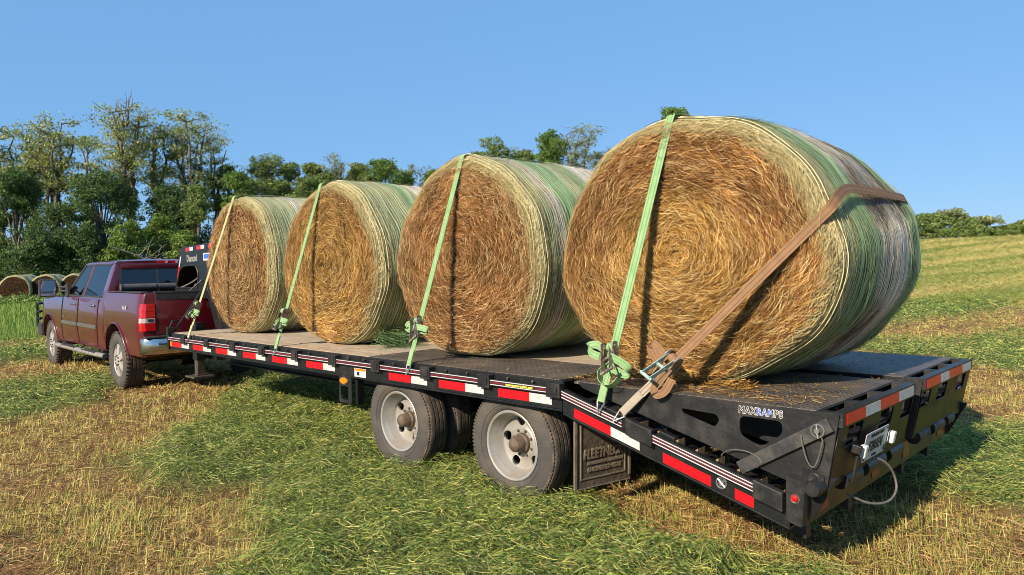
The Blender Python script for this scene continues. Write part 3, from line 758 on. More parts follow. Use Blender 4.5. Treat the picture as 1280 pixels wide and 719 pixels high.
def bale(name, label, group, loc, rz, ry, rzv, L, pal, bands, nface, ncurve, nthread, cross, seed, outer=None, stain=0.0, thread_w=.006, rear_face=True, netface=.03):
    """axis along local X, near face at x=0 (facing -X), base on z=0; bands: list of (t0,t1,kind)"""
    root = thing(name, label, 'hay bale', loc, rz, group)
    zc = rzv * .985
    # profile: (x, r)
    F = .075
    prof = [(-.035 + .035 * (r / .9) ** 2, r) for r in (.0, .1, .2, .3, .4, .5, .6, .7, .8, .86)]
    for k in range(7):
        a = PI / 2 * k / 6; prof.append((F - F * math.cos(a), 1 - .09 + .09 * math.sin(a) - .002))
    for k in range(1, 30):
        t = k / 30; prof.append((F + (L - 2 * F) * t, 1 + .018 * math.sin(PI * t) + .004 * math.sin(17 * t + seed)))
    n0 = len(prof)
    for k in range(7):
        a = PI / 2 * k / 6; prof.append((L - F + F * math.sin(a), 1 - .09 * (1 - math.cos(a))))
    prof += [(L + .02, .8), (L + .03, .4), (L + .03, .0)]
    prof = np.array(prof); NT = 128
    th = np.linspace(0, 2 * PI, NT, endpoint=False)
    def pos(x, r, t):
        lump = 1 + .014 * np.sin(3 * t + seed) + .012 * np.sin(5 * t + 2.3 * seed + 2 * x) + .007 * np.sin(11 * t + 3 * x + seed)
        y = ry * r * lump * np.cos(t) * (1 - SAG * np.sin(t)); z = zc + rzv * r * lump * np.sin(t)
        lim = .004 + .004 * np.sin(9 * t)
        # weight flattens the foot
        zz = np.where(z < .06, .004 + .056 * np.clip((z + .03) / .09, 0, 1) ** 1.6, z)
        return np.stack([x + 0 * t, y, np.maximum(zz, .003)], -1)
    bx = np.interp
    KIND = dict(pale=(.38, .33, .17), green=(.24, .31, .15), white=(.50, .44, .32), grey=(.42, .38, .26), olive=(.36, .36, .18), hay=(.36, .25, .12))
    THR = dict(pale=(.52, .50, .28), green=(.42, .60, .31), white=(.88, .82, .67), grey=(.78, .74, .59), olive=(.62, .65, .38), hay=(.5, .5, .3))
    def bandcol(t, table, rnd):
        c = np.zeros(t.shape + (3,)); 
        tt = t + rnd
        c[:] = table[bands[-1][2]]
        for a, b_, kd in bands: c[(tt >= a) & (tt < b_)] = table[kd]
        return c
    T, Pi = np.meshgrid(th, np.arange(len(prof)), indexing='xy')
    X = prof[Pi, 0]; R = prof[Pi, 1]
    V = pos(X, R, T)
    base = bandcol(np.clip(X / L, 0, 1), KIND, (fbm(T * 3, X * 6, seed) - .5) * .06) * (.65 + .6 * fbm(T * 16, X * 22, seed + 3)[..., None])
    isf = (Pi < 10)
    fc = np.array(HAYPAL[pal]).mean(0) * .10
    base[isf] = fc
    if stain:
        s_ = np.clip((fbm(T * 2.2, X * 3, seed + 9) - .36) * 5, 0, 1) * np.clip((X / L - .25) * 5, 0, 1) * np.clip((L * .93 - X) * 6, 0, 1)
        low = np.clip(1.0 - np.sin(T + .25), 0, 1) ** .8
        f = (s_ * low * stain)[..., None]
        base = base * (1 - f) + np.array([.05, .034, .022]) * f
    n = len(prof); i = np.arange(n - 1)[:, None]; j = np.arange(NT)[None, :]; j2 = (j + 1) % NT
    Q = np.stack([i * NT + j, i * NT + j2, (i + 1) * NT + j2, (i + 1) * NT + j], -1).reshape(-1, 4)
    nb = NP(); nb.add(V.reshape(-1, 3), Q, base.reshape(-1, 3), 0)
    # --- straw strands on the near face (and fewer on the far one)
    def face(N, side):
        r = np.sqrt(RNG.uniform(0, 1, N)) * .955; t0 = RNG.uniform(0, 2 * PI, N)
        ln = RNG.gamma(3.0, .022, N) + .025; K_ = 4; s = np.linspace(-.5, .5, K_)[None, :]
        ang = 2.0 * (fbm(t0 * 3.5 + 9, r * 7, seed + 8) - .5) + RNG.normal(0, .55, N) + np.where(RNG.random(N) < .24, RNG.uniform(-1.6, 1.6, N), 0)
        dt = (ln * np.cos(ang) / (np.maximum(r, .12) * rzv))[:, None] * s
        dr = (ln * np.sin(ang) / rzv)[:, None] * s
        rr = np.clip(np.abs(r[:, None] + dr + RNG.normal(0, .006, (N, K_))), 0, .975); tt = t0[:, None] + dt
        lift = (RNG.gamma(1.3, .0075, N) + .022 * (fbm(t0 * 4 + 3, r * 9, seed + 12) - .3))[:, None] + (RNG.random(N) < .12)[:, None] * np.abs(s + .5) * RNG.uniform(0, .05, N)[:, None]
        layer = .5 + .5 * np.sin(rr * 48 + 1.2 * np.sin(tt * 3 + seed) + 5 * fbm(tt * 1.5, rr * 9, seed))
        edge = np.clip((rr - .9) / .08, 0, 1)
        x0 = -.035 + .035 * (rr / .9) ** 2 + np.where(rr > .9, ((rr - .9) / .09).clip(0, 1) ** 2 * .03, 0)
        P = pos(x0 * 0, rr, tt)
        P[..., 0] = (x0 - lift - .004 * layer) if side < 0 else (L + .03 + lift)
        P[..., 2] = np.maximum(P[..., 2], .006)
        c = pick(pal, N)
        rm = rr.mean(1)
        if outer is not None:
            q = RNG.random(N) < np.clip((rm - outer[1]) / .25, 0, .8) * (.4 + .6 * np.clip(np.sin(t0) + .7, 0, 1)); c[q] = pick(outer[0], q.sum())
        # broad lighter and darker turns of the spiral
        c *= (.50 + .95 * fbm(t0 * 3.0 + seed, rm * 9, seed + 5) * (.55 + .9 * fbm(t0 * 9, rm * 30, seed + 6)))[:, None]
        c *= (.68 + .64 * fbm(rr.mean(1) * np.cos(t0) * 2.6 + seed * 3, rr.mean(1) * np.sin(t0) * 2.6 + seed, seed + 14, 3))[:, None]
        q = RNG.random(N) < .10; c[q] = np.array([.62, .47, .24]) * RNG.uniform(.8, 1.15, (q.sum(), 1))
        # rim: net and greener hay turned over the edge
        q = rm > .955 - netface + RNG.normal(0, .016, N) - .045 * np.sin(t0 - .5)
        c[q] = np.array([.40, .33, .16]) * RNG.uniform(.5, 1.35, (q.sum(), 1)); 
        w = RNG.uniform(.0018, .0036, N)
        D = np.stack([RNG.normal(0, .45, (N, K_)), np.cos(tt), np.sin(tt)], -1)
        nb.ribbons(P, w, D, c, 1)
    face(nface, -1)
    if rear_face: face(max(nface // 6, 200), 1)
    # --- strands of hay lying round the curved surface, some sticking out
    N = ncurve; K_ = 4; s = np.linspace(-.5, .5, K_)[None, :]
    x = RNG.uniform(.02, L - .02, N); t0 = RNG.uniform(0, 2 * PI, N); ln = RNG.uniform(.08, .28, N); ang = RNG.normal(0, .22, N)
    tt = t0[:, None] + (ln * np.cos(ang) / rzv)[:, None] * s; xx = np.clip(x[:, None] + (ln * np.sin(ang))[:, None] * s, .02, L - .02)
    lift = .0 + RNG.gamma(1.2, .0028, N)[:, None] / rzv + (RNG.random(N) < .07)[:, None] * .013 / rzv + (RNG.random(N) < .04)[:, None] * np.abs(s + .5) * RNG.uniform(0, .05, N)[:, None]
    rp = np.interp(xx, prof[10:n0 + 6, 0], prof[10:n0 + 6, 1])
    P = pos(xx, rp + lift, tt); P[..., 0] = xx
    c = bandcol(x / L, KIND, RNG.normal(0, .015, N)) * RNG.uniform(.5, 1.5, (N, 1))
    q = RNG.random(N) < .16; c[q] = pick('pale', q.sum()) * .95
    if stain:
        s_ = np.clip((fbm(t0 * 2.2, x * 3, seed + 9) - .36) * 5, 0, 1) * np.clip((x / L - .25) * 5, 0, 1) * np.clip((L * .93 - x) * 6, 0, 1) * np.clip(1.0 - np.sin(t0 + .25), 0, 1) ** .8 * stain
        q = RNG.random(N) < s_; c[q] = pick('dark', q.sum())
    nb.ribbons(P, RNG.uniform(.0022, .0042, N), np.stack([np.ones((N, K_)), 0 * xx, 0 * xx], -1) + RNG.normal(0, .3, (N, 1, 3)), c, 1)
    nb.build('hay', [K['hay'], K['straw']], root, smooth=False)
    # --- net wrap: threads right round the bale, thinner cross threads between them
    nn = NP(); TH = np.linspace(0, 2 * PI, 145)
    xs = np.linspace(-.03, L + .02, nthread)
    for k, x in enumerate(xs):
        xx = x + .006 * np.sin(TH * 4 + k * 1.3) + .004 * np.sin(TH * 13 + k) + .014 * (fbm(TH * 2, TH * 0 + k * .2, seed + 2) - .5)
        if x < F:
            # turned over the rim onto the face
            q = (F - x) / (F + .03); rp = np.full_like(TH, 1 - .10 * q ** 1.6) + .012 * np.sin(TH * 7 + k) * q; xx = np.full_like(TH, F - F * min(1, q * 1.25)) - .012 * q
        else: rp = np.interp(xx, prof[10:n0 + 6, 0], prof[10:n0 + 6, 1])
        P = pos(xx, rp + .0085 / rzv, TH); P[:, 0] = xx; P[:, 2] = np.maximum(P[:, 2], .005)
        cc = bandcol(np.clip(xx / L, 0, 1), THR, 0 * xx) * RNG.uniform(.75, 1.2)
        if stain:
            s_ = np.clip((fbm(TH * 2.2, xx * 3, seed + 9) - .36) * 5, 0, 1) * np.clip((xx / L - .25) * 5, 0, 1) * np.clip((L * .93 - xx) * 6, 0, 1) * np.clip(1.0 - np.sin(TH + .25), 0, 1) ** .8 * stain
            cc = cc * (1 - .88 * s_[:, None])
        w = thread_w * RNG.uniform(.7, 1.2) * (1 if x > L * .17 else .62 if x >= F * 1.4 else .30); hw = w / 2
        D = np.array([1., 0, 0]) if x >= F else None
        if D is None:
            Dd = np.stack([0 * TH + .4, np.cos(TH), np.sin(TH)], -1)
        else: Dd = np.broadcast_to(D, P.shape)
        V = np.stack([P - Dd * hw, P + Dd * hw], 1).reshape(-1, 3); i = np.arange(len(TH) - 1) * 2
        nn.add(V, np.stack([i, i + 1, i + 3, i + 2], -1), np.repeat(cc, 2, axis=0))
    if cross:
        for k in range(nthread - 1):
            if xs[k] < F * .6: continue
            M = 150; t0 = np.sort(RNG.uniform(0, 2 * PI, M)); dt = RNG.uniform(.02, .06, M) * np.where(np.arange(M) % 2, 1, -1)
            a = pos(np.full(M, xs[k]), np.interp(xs[k], prof[10:n0 + 6, 0], prof[10:n0 + 6, 1]) + .006 / rzv, t0); a[:, 0] = xs[k]
            b_ = pos(np.full(M, xs[k + 1]), np.interp(xs[k + 1], prof[10:n0 + 6, 0], prof[10:n0 + 6, 1]) + .006 / rzv, t0 + dt); b_[:, 0] = xs[k + 1]
            P = np.stack([a, b_], 1); D = np.stack([0 * t0 + .1, -np.sin(t0), np.cos(t0)], -1)[:, None, :].repeat(2, 1)
            nn.ribbons(P, np.full(M, .0026), D, bandcol(np.full(M, xs[k] / L), THR, 0) * RNG.uniform(.6, 1.1, (M, 1)), taper=False)
    nn.build('net_wrap', [K['net']], root)
    return root

GB = 'hay bales strapped down on the trailer deck'
XF = -.87
BL = {  # y centre, ry, rz
    1: (5.16, .80, .785), 2: (3.17, .84, .768), 3: (1.345, .83, .787), 4: (-.625, .915, .790)}
bale('hay_bale', 'pale tan round hay bale at the front of the trailer, right behind the pickup', GB, (XF + .07, BL[1][0], ZD), 0, BL[1][1], BL[1][2], 1.40, 'pale',
     [(-.1, .08, 'pale'), (.08, .3, 'olive'), (.3, .42, 'grey'), (.42, .55, 'olive'), (.55, .8, 'white'), (.8, 1.2, 'green')], 14000, 6000, 58, False, 1, outer=('brown', .55), thread_w=.013)
bale('hay_bale', 'golden yellow round hay bale, second one back from the pickup', GB, (XF + .0, BL[2][0], ZD), 0, BL[2][1], BL[2][2], 1.42, 'gold',
     [(-.1, .08, 'pale'), (.08, .34, 'olive'), (.34, .42, 'green'), (.42, .5, 'olive'), (.5, .82, 'white'), (.82, 1.2, 'green')], 21000, 7000, 58, False, 2, outer=('brown', .7), thread_w=.013)
bale('hay_bale', 'rusty brown round hay bale over the trailer wheels', GB, (XF + .05, BL[3][0], ZD), 0, BL[3][1], BL[3][2], 1.42, 'brown',
     [(-.1, .09, 'pale'), (.09, .15, 'olive'), (.15, .24, 'grey'), (.24, .40, 'green'), (.40, .52, 'olive'), (.52, .60, 'green'), (.60, .9, 'white'), (.9, 1.2, 'green')], 30000, 9000, 60, True, 3, outer=('pale', .6), thread_w=.0128)
bale('hay_bale', 'largest-looking round hay bale at the rear of the trailer, crossed by two straps', GB, (XF - .01, BL[4][0], ZD), 0, BL[4][1], BL[4][2], 1.40, 'gold',
     [(-.1, .07, 'pale'), (.07, .15, 'olive'), (.15, .38, 'green'), (.38, .44, 'grey'), (.44, .78, 'white'), (.78, .96, 'green'), (.96, 1.2, 'olive')], 50000, 16000, 64, True, 4, outer=('brown', .38), stain=.9, thread_w=.0125)

# tuft of green hay hanging from the foot of the second bale
N = 380; K_ = 5
a = RNG.uniform(0, 1, N); st = np.stack([RNG.normal(-.66, .08, N), 2.60 - .17 * a + RNG.normal(0, .03, N), ZD + .15 * (1 - a) + np.abs(RNG.normal(0, .02, N))], -1)
dv = np.stack([RNG.normal(0, .10, N), RNG.normal(-.12, .10, N), RNG.normal(-.03, .04, N)], -1)
s = np.linspace(0, 1, K_)[None, :, None]; P = st[:, None, :] + dv[:, None, :] * s + RNG.normal(0, .006, (N, K_, 3)); P[..., 2] = np.maximum(P[..., 2], ZD + .003)
nb = NP(); nb.ribbons(P, RNG.uniform(.003, .006, N), RNG.normal(0, 1, (N, 1, 3)).repeat(K_, 1), np.array([.10, .17, .07]) * RNG.uniform(.5, 1.5, (N, 1)))
o = nb.build('hay_tuft', [K['straw']]); tag(o, 'tangled tuft of green hay and torn net lying on the deck behind the golden bale', 'hay', kind='stuff')

# loose straw swept over the deck and ramps
N = 5200
x = RNG.uniform(-1.2, 1.2, N); y = np.where(RNG.random(N) < .5, RNG.uniform(-1.5, .0, N), RNG.uniform(-1.5, 5.9, N))
q = RNG.random(N) < .4; x[q] = -1.15 + np.abs(RNG.normal(0, .22, q.sum()))
keep = ~((np.abs(x) < .09) & (y < -.1)); x, y = x[keep], y[keep]; N = len(x)
near = np.exp(-((y + .65) / .55) ** 2); keep = RNG.random(N) < .25 + .75 * near; x, y = x[keep], y[keep]; N = len(x)
a = RNG.uniform(0, PI, N); ln = RNG.uniform(.015, .09, N); s = np.linspace(-.5, .5, 3)[None, :]
P = np.stack([x[:, None] + np.cos(a)[:, None] * ln[:, None] * s, y[:, None] + np.sin(a)[:, None] * ln[:, None] * s, np.full((N, 3), ZD + .0035) + RNG.uniform(0, .012, (N, 1)) * np.abs(s + .2)], -1)
nb = NP(); nb.ribbons(P, RNG.uniform(.002, .0055, N), np.stack([-np.sin(a), np.cos(a), RNG.normal(0, .3, N)], -1)[:, None, :].repeat(3, 1), pick('gold', N) * 1.05)
# crumbs pressed against the foot of the last bale
N = 700; x = XF - np.abs(RNG.normal(0, .05, N)) + .03; y = BL[4][0] + RNG.uniform(-.45, .5, N); a = RNG.uniform(0, PI, N); ln = RNG.uniform(.03, .13, N)
P = np.stack([x[:, None] + np.cos(a)[:, None] * ln[:, None] * s, y[:, None] + np.sin(a)[:, None] * ln[:, None] * s, ZD + .004 + np.abs(RNG.normal(0, .02, (N, 1))) + np.abs(s) * RNG.uniform(0, .04, (N, 1))], -1)
nb.ribbons(P, RNG.uniform(.003, .005, N), RNG.normal(0, 1, (N, 1, 3)).repeat(3, 1), pick('gold', N))
o = nb.build('loose_straw', [K['straw']]); tag(o, 'loose straw scattered over the trailer deck and ramps', 'straw', kind='stuff')

# ------------------------------------------------------------------ STRAPS
def web_mat(name, c, c2): return pmat(name, c, c2, 18, .75, bump=.35, bscale=220, lo=.35, hi=.7)
WG = web_mat('green_webbing', (.17, .33, .125), (.29, .40, .21)); WP = web_mat('faded_green_webbing', (.38, .40, .18), (.46, .44, .24)); WT = web_mat('tan_webbing', (.245, .135, .06), (.19, .10, .045)); WS = web_mat('striped_webbing', (.34, .29, .22), (.27, .22, .16))
STRIPE = {q.name: web_mat(q.name + '_line', c1, c2) for q, c1, c2 in ((WG, (.11, .25, .085), (.14, .28, .10)), (WP, (.30, .31, .13), (.34, .33, .17)), (WT, (.16, .085, .036), (.13, .07, .03)), (WS, (.16, .12, .085), (.12, .09, .06)))}
RATM = pmat('worn_ratchet_steel', (.13, .105, .08), (.36, .32, .26), 25, .45, .6, bump=.15, rough2=.7); TEAL = pmat('pale_green_steel', (.35, .50, .45), (.25, .36, .32), 20, .5, .2)
def ribbon_mesh(mb, pts, wd, w, th=.004, mi=0, stripes=False):
    """flat strap along pts with width directions wd"""
    n = len(pts); vs = []
    for i in range(n):
        p = Vector(pts[i]); t = (Vector(pts[min(i + 1, n - 1)]) - Vector(pts[max(i - 1, 0)])).normalized()
        d = Vector(wd[i] if isinstance(wd, list) else wd); d = (d - t * d.dot(t)).normalized(); nn = t.cross(d)
        for a, c in ((-1, -1), (1, -1), (1, 1), (-1, 1)): vs.append(p + d * (a * w / 2) + nn * (c * th / 2))
    fs = []
    for i in range(n - 1):
        for k in range(4): k2 = (k + 1) % 4; fs.append((i * 4 + k, i * 4 + k2, (i + 1) * 4 + k2, (i + 1) * 4 + k))
    fs += [(3, 2, 1, 0), tuple((n - 1) * 4 + k for k in range(4))]
    mb.add(vs, fs, mi)
    if stripes:   # woven lines along the band, a hair proud of it
        for sgn in (-1, 1):
            for off in (-.24, .24):
                v2 = []
                for i in range(n):
                    a, b_, c, d_ = vs[i * 4:i * 4 + 4]
                    lo_, hi_ = (a, b_) if sgn < 0 else (d_, c); nn = (d_ - a).normalized() * sgn * .0006
                    for t in (.5 + off - .05, .5 + off + .05): v2.append(lo_.lerp(hi_, t) + nn)
                mb.add(v2, [(i * 2, i * 2 + 1, i * 2 + 3, i * 2 + 2) for i in range(n - 1)], 1)
def strap(label, bi, rimY, rimZ, foot, tr, w, web, lowweb, tailweb, swing, tail, flip=1, dx=0.0, tilt=.45):
    y0, ry, rz = BL[bi]; x0 = {1: XF + .07, 2: XF, 3: XF + .05, 4: XF - .01}[bi]; L = {1: 1.40, 2: 1.42, 3: 1.42, 4: 1.40}[bi]
    zc = ZD + rz * .985
    root = thing('cargo_strap', label, 'strap', foot, 0, 'straps holding the bales'); f0 = Vector(foot)
    th = math.atan2((rimZ - zc) / rz, (rimY - y0) / ry)
    def sp(x, k=1.03): return Vector((x, y0 + ry * k * math.cos(th) * (1 - SAG * math.sin(th)), zc + rz * k * math.sin(th)))
    tanv0 = None
    tanv = Vector((0, -ry * math.sin(th), rz * math.cos(th))).normalized()
    def sq(x, dth, k): return Vector((x, y0 + ry * k * math.cos(th + dth) * (1 - SAG * math.sin(th + dth)), zc + rz * k * math.sin(th + dth)))
    rim = sp(x0 - .004, 1.0)
    far = [sp(x0 + .03, 1.022), sp(x0 + .10, 1.036)] + [sp(x0 + .1 + (L - .2) * t, 1.034 + .018 * math.sin(PI * t)) for t in np.linspace(.08, .97, 12)] + [sp(x0 + L - .05, 1.018), sp(x0 + L - .01, .98), sp(x0 + L + .004, .90)]
    bend = [.13, .075, .045] if web is WT else [0, 0, 0]
    if web is WT:   # this one turns gradually round the rim
        rim = sq(x0 - .004, .15, .995)
        far = [sq(x0 + .025, .115, 1.018), sq(x0 + .07, .08, 1.034), sq(x0 + .13, .05, 1.04), sq(x0 + .20, .025, 1.044), sq(x0 + .28, .008, 1.048)] + [q for q in far if q.x > x0 + .33]
    ff = Vector((1.30, foot[1] - .0, foot[2]))
    a = Vector(foot) ; d = (rim - a)
    rp = a + d * tr; up = d.normalized()
    wv = (tanv if abs(tanv.y) > .5 else tanv)
    wdir = Vector((0, 1, 0)); wdir = (wdir - up * wdir.dot(up)).normalized(); out = wdir.cross(up).normalized()
    if out.x > 0: out = -out
    # upper run with a slight sag onto the face, over the top, down the far side
    pts = [rp + up * .05]; wds = [wdir]
    for t in (.25, .5, .75, .92): pts.append(rp.lerp(rim, t)); wds.append(wdir.lerp(tanv if tanv.dot(wdir) > 0 else -tanv, t))
    tv = tanv if tanv.dot(wdir) > 0 else -tanv
    pts.append(rim); wds.append(tv)
    for p in far: pts.append(p); wds.append(tv)
    for t in (.3, .6, .95): pts.append(far[-1].lerp(ff, t)); wds.append(tv)
    loc = lambda L_: [p - f0 for p in L_]; tw = min(w, .050)
    sp_pts = spline(loc(pts), 3); sp_w = []
    for i in range(len(wds) - 1): sp_w += [wds[i].lerp(wds[i + 1], t / 3) for t in range(3)]
    sp_w.append(wds[-1])
    b = MB(); ribbon_mesh(b, sp_pts, sp_w, w, .0035, 0, True); b.build('webbing', [web, STRIPE[web.name]], root)
    # short lower run and wire hook on the rail
    b = MB(); lo = a + up * .05; ribbon_mesh(b, loc([lo, lo.lerp(rp, .5), rp - up * .03]), [wdir] * 3, w * .92, .004, 0, True); ribbon_mesh(b, loc([lo - out * -.005, lo.lerp(rp, .42) + out * .006]), [wdir] * 2, w * .9)
    b.build('lower_webbing', [lowweb, STRIPE[lowweb.name]], root)
    b = MB(); h = [a + up * .06 - wdir * w * .5, a + up * .055 + wdir * w * .5, a - up * .01 + wdir * .008, a - up * .02 - wdir * .004 + out * .012, a + up * .05 - wdir * w * .5]
    b.tube(loc(h), .0045, 6); b.build('wire_hook', K['steel'] if bi != 1 else K['dirtysteel'], root)
    # ratchet: frame plates, spool, folded handle
    M = Matrix(((wdir.x, up.x, out.x, rp.x - f0.x), (wdir.y, up.y, out.y, rp.y - f0.y), (wdir.z, up.z, out.z, rp.z - f0.z), (0, 0, 0, 1)))
    b = MB(); hw = w / 2 + .006
    for sgn in (-1, 1):
        Mr = M @ Matrix.Rotation(tilt * .5, 4, 'Z')
        b.box(sgn * hw - .002, sgn * hw + .002, -.085, .08, -.014, .036, M=Mr)
        c = MB(); c.lathe([(-.004, 0), (-.004, .034), (.004, .034), (.004, 0)], (sgn * (hw + .006), .05, .02), 'x', 14); b.add([Mr @ Vector(p) for p in c.v], c.f)
    c = MB(); c.lathe([(-hw, 0), (-hw, .012), (hw, .012), (hw, 0)], (0, .05, .02), 'x', 12); c.lathe([(-hw, 0), (-hw, .007), (hw, .007), (hw, 0)], (0, -.065, .008), 'x', 10); b.add([Mr @ Vector(p) for p in c.v], c.f)
    rt = b.build('ratchet', RATM, root)
    Mh = M @ Matrix.Rotation(tilt, 4, 'Z') @ Matrix.Translation((0, .05, .022)) @ Matrix.Rotation(swing, 4, 'X')
    b = MB()
    for sgn in (-1, 1): b.box(sgn * (hw - .004) - .002, sgn * (hw - .004) + .002, -.19, .02, -.009, .02, M=Mh)
    c = MB(); c.lathe([(-hw - .01, 0), (-hw - .01, .010), (hw + .01, .010), (hw + .01, 0)], (0, -.185, .004), 'x', 12); b.add([Mh @ Vector(p) for p in c.v], c.f)
    b.box(-hw, hw, -.09, -.075, -.002, .006, M=Mh); b.build('handle', TEAL if web is WT else RATM, rt)
    c = MB(); c.lathe([(-w * .45, 0), (-w * .45, .026), (w * .45, .026), (w * .45, 0)], (0, .05, .02), 'x', 16); b = MB(); b.add([M @ Vector(p) for p in c.v], c.f); b.build('wound_webbing', tailweb, rt, smooth=40)
    # loose tail folded into loops
    b = MB()
    for loop in tail:
        P = [M @ (Vector(p) * (.80 if web is WT else .9)) for p in loop[0]]; W_ = M.to_3x3() @ Vector(loop[1]); ribbon_mesh(b, spline(P, 5), [W_] * (len(spline(P, 5))), tw * .9, .0035, 0, True)
    b.build('tail_loop', [tailweb, STRIPE[tailweb.name]], root, smooth=50)
    return root
# tail loops: (points in ratchet space: x along rail (front +), y up the strap, z outwards), width direction
T_small = [([(.0, -.01, .04), (-.05, -.035, .055), (-.115, -.035, .05), (-.135, -.045, .03), (-.115, -.055, .015), (-.05, -.06, .02), (.0, -.055, .03)], (.15, 1, 0)),
           ([(.0, -.05, .045), (.03, -.09, .055), (.0, -.115, .05), (-.02, -.08, .045)], (.6, .3, .6))]
T_wide = [([(.02, .0, .04), (-.04, .0, .055), (-.12, .0, .06), (-.17, -.005, .045), (-.15, -.015, .02), (-.08, -.02, .02), (.0, -.03, .03)], (.1, 1, 0)),
          ([(.05, .03, .03), (.09, .01, .045), (.10, -.02, .04), (.06, -.03, .03)], (.2, 1, .2))]
T_big = [([(.06, .035, .03), (.12, .05, .03), (.17, .03, .04), (.13, -.01, .05), (.06, -.02, .05)], (.2, 1, .1)),
         ([(.0, .0, .05), (-.08, -.01, .07), (-.15, -.03, .06), (-.175, -.06, .03), (-.14, -.09, .01), (-.06, -.075, .03), (-.02, -.05, .04)], (.1, 1, .2)),
         ([(-.02, -.05, .03), (.03, -.11, .045), (.01, -.17, .05), (-.05, -.19, .05), (-.10, -.165, .045), (-.12, -.12, .04)], (.0, .3, 1))]
T_tan = [([(.03, .02, .04), (.10, .03, .05), (.18, .03, .05), (.21, .0, .03), (.16, -.025, .02), (.08, -.03, .03), (.0, -.02, .04)], (.1, 1, 0)),
         ([(-.03, .0, .04), (-.06, -.09, .06), (-.07, -.16, .055), (-.11, -.18, .04), (-.13, -.12, .03), (-.10, -.03, .03)], (.9, .1, .3))]
strap('thin yellowish faded strap with a ratchet over the pale front bale', 1, 5.22, 2.50, (-1.312, 5.38, .80), .225, .048, WP, WP, WG, -.25, T_small, tilt=.3)
strap('green ratchet strap over the golden yellow bale', 2, 3.28, 2.50, (-1.312, 3.42, .80), .215, .050, WG, WG, WG, -.2, T_small, tilt=.1)
strap('green ratchet strap over the rusty brown bale above the wheels', 3, 1.31, 2.50, (-1.312, 1.43, .80), .20, .050, WG, WG, WG, -.35, T_wide, tilt=-.75)
strap('wide bright green ratchet strap running over the top of the rear bale', 4, -.575, 2.50, (-1.312, -.35, .735), .18, .056, WG, WG, WG, -.5, T_big, tilt=-.7)
strap('brown ratchet strap running diagonally round the back of the rear bale', 4, -1.385, 1.92, (-1.312, -.47, .70), .27, .056, WT, WS, WT, -.6, T_tan, tilt=-.2)
# ------------------------------------------------------------------ PICKUP (local: X right, Y forward, Z up; rear axle at Y=0)
PAINT = pmat('maroon_truck_paint', (.115, .008, .016), (.15, .012, .022), 3, .28, .25, coat=1.0, lo=.3, hi=.7)
LOWP = PAINT
# road dust on the lower flanks: real dirt with its own shape
m, nt, b_ = newmat('maroon_paint_with_dust'); N_ = nt.nodes; L_ = nt.links
tc = N_.new('ShaderNodeTexCoord'); sp_ = N_.new('ShaderNodeSeparateXYZ'); L_.new(tc.outputs['Object'], sp_.inputs[0])
n_ = N_.new('ShaderNodeTexNoise'); n_.inputs['Scale'].default_value = 4; n_.inputs['Detail'].default_value = 8; n_.inputs['Roughness'].default_value = .7; L_.new(tc.outputs['Object'], n_.inputs['Vector'])
r1 = N_.new('ShaderNodeMapRange'); r1.inputs[1].default_value = .86; r1.inputs[2].default_value = .36; L_.new(sp_.outputs[2], r1.inputs[0])
r2 = N_.new('ShaderNodeMath'); r2.operation = 'MULTIPLY_ADD'; L_.new(r1.outputs[0], r2.inputs[0]); L_.new(n_.outputs[0], r2.inputs[1]); r2.inputs[2].default_value = .02
mx = N_.new('ShaderNodeMix'); mx.data_type = 'RGBA'; mx.inputs['A'].default_value = (.085, .0025, .009, 1); mx.inputs['B'].default_value = (.125, .045, .035, 1); L_.new(r2.outputs[0], mx.inputs['Factor']); L_.new(mx.outputs['Result'], b_.inputs['Base Color'])
r3 = N_.new('ShaderNodeMapRange'); r3.inputs[3].default_value = 1.0; r3.inputs[4].default_value = .1; r3.inputs[2].default_value = .5; L_.new(r2.outputs[0], r3.inputs[0]); L_.new(r3.outputs[0], b_.inputs['Coat Weight'])
b_.inputs['Roughness'].default_value = .3; b_.inputs['Coat Roughness'].default_value = .05; b_.inputs['Metallic'].default_value = 0
PAINT = m
CHROME = pmat('chrome', (.62, .62, .60), (.42, .39, .34), 9, .12, 1.0, rough2=.4, lo=.4, hi=.7)
TRIM = pmat('brushed_trim', (.22, .20, .20), (.15, .135, .13), 9, .3, .5)
PLAST = pmat('black_plastic', (.02, .02, .021), (.05, .045, .04), 8, .6)
SEAT = pmat('seat_fabric', (.028, .029, .032), (.018, .018, .02), 30, .9)
GLASS = glass_mat('tinted_window_glass', (.30, .34, .33), .05)
GLASSR = glass_mat('mirror_glass', (.02, .02, .02), .75)
TAILR = pmat('red_tail_lens', (.55, .008, .012), (.42, .006, .01), 22, .12, coat=1)
TAILW = pmat('clear_tail_lens', (.55, .5, .5), (.35, .3, .3), 40, .12, coat=1)
STEP = pmat('dusty_aluminium_step', (.34, .32, .28), (.20, .17, .13), 14, .5, .4, bump=.1)

RZ = -.045; TY0 = (-1.196 + math.cos(.045) * 1.0, 8.068 - math.sin(.045) * 1.0, -.028)
truck = thing('pickup_truck', 'maroon crew cab pickup truck hitched to the flatbed, with tow mirrors and a grille guard', 'pickup truck', TY0, RZ)

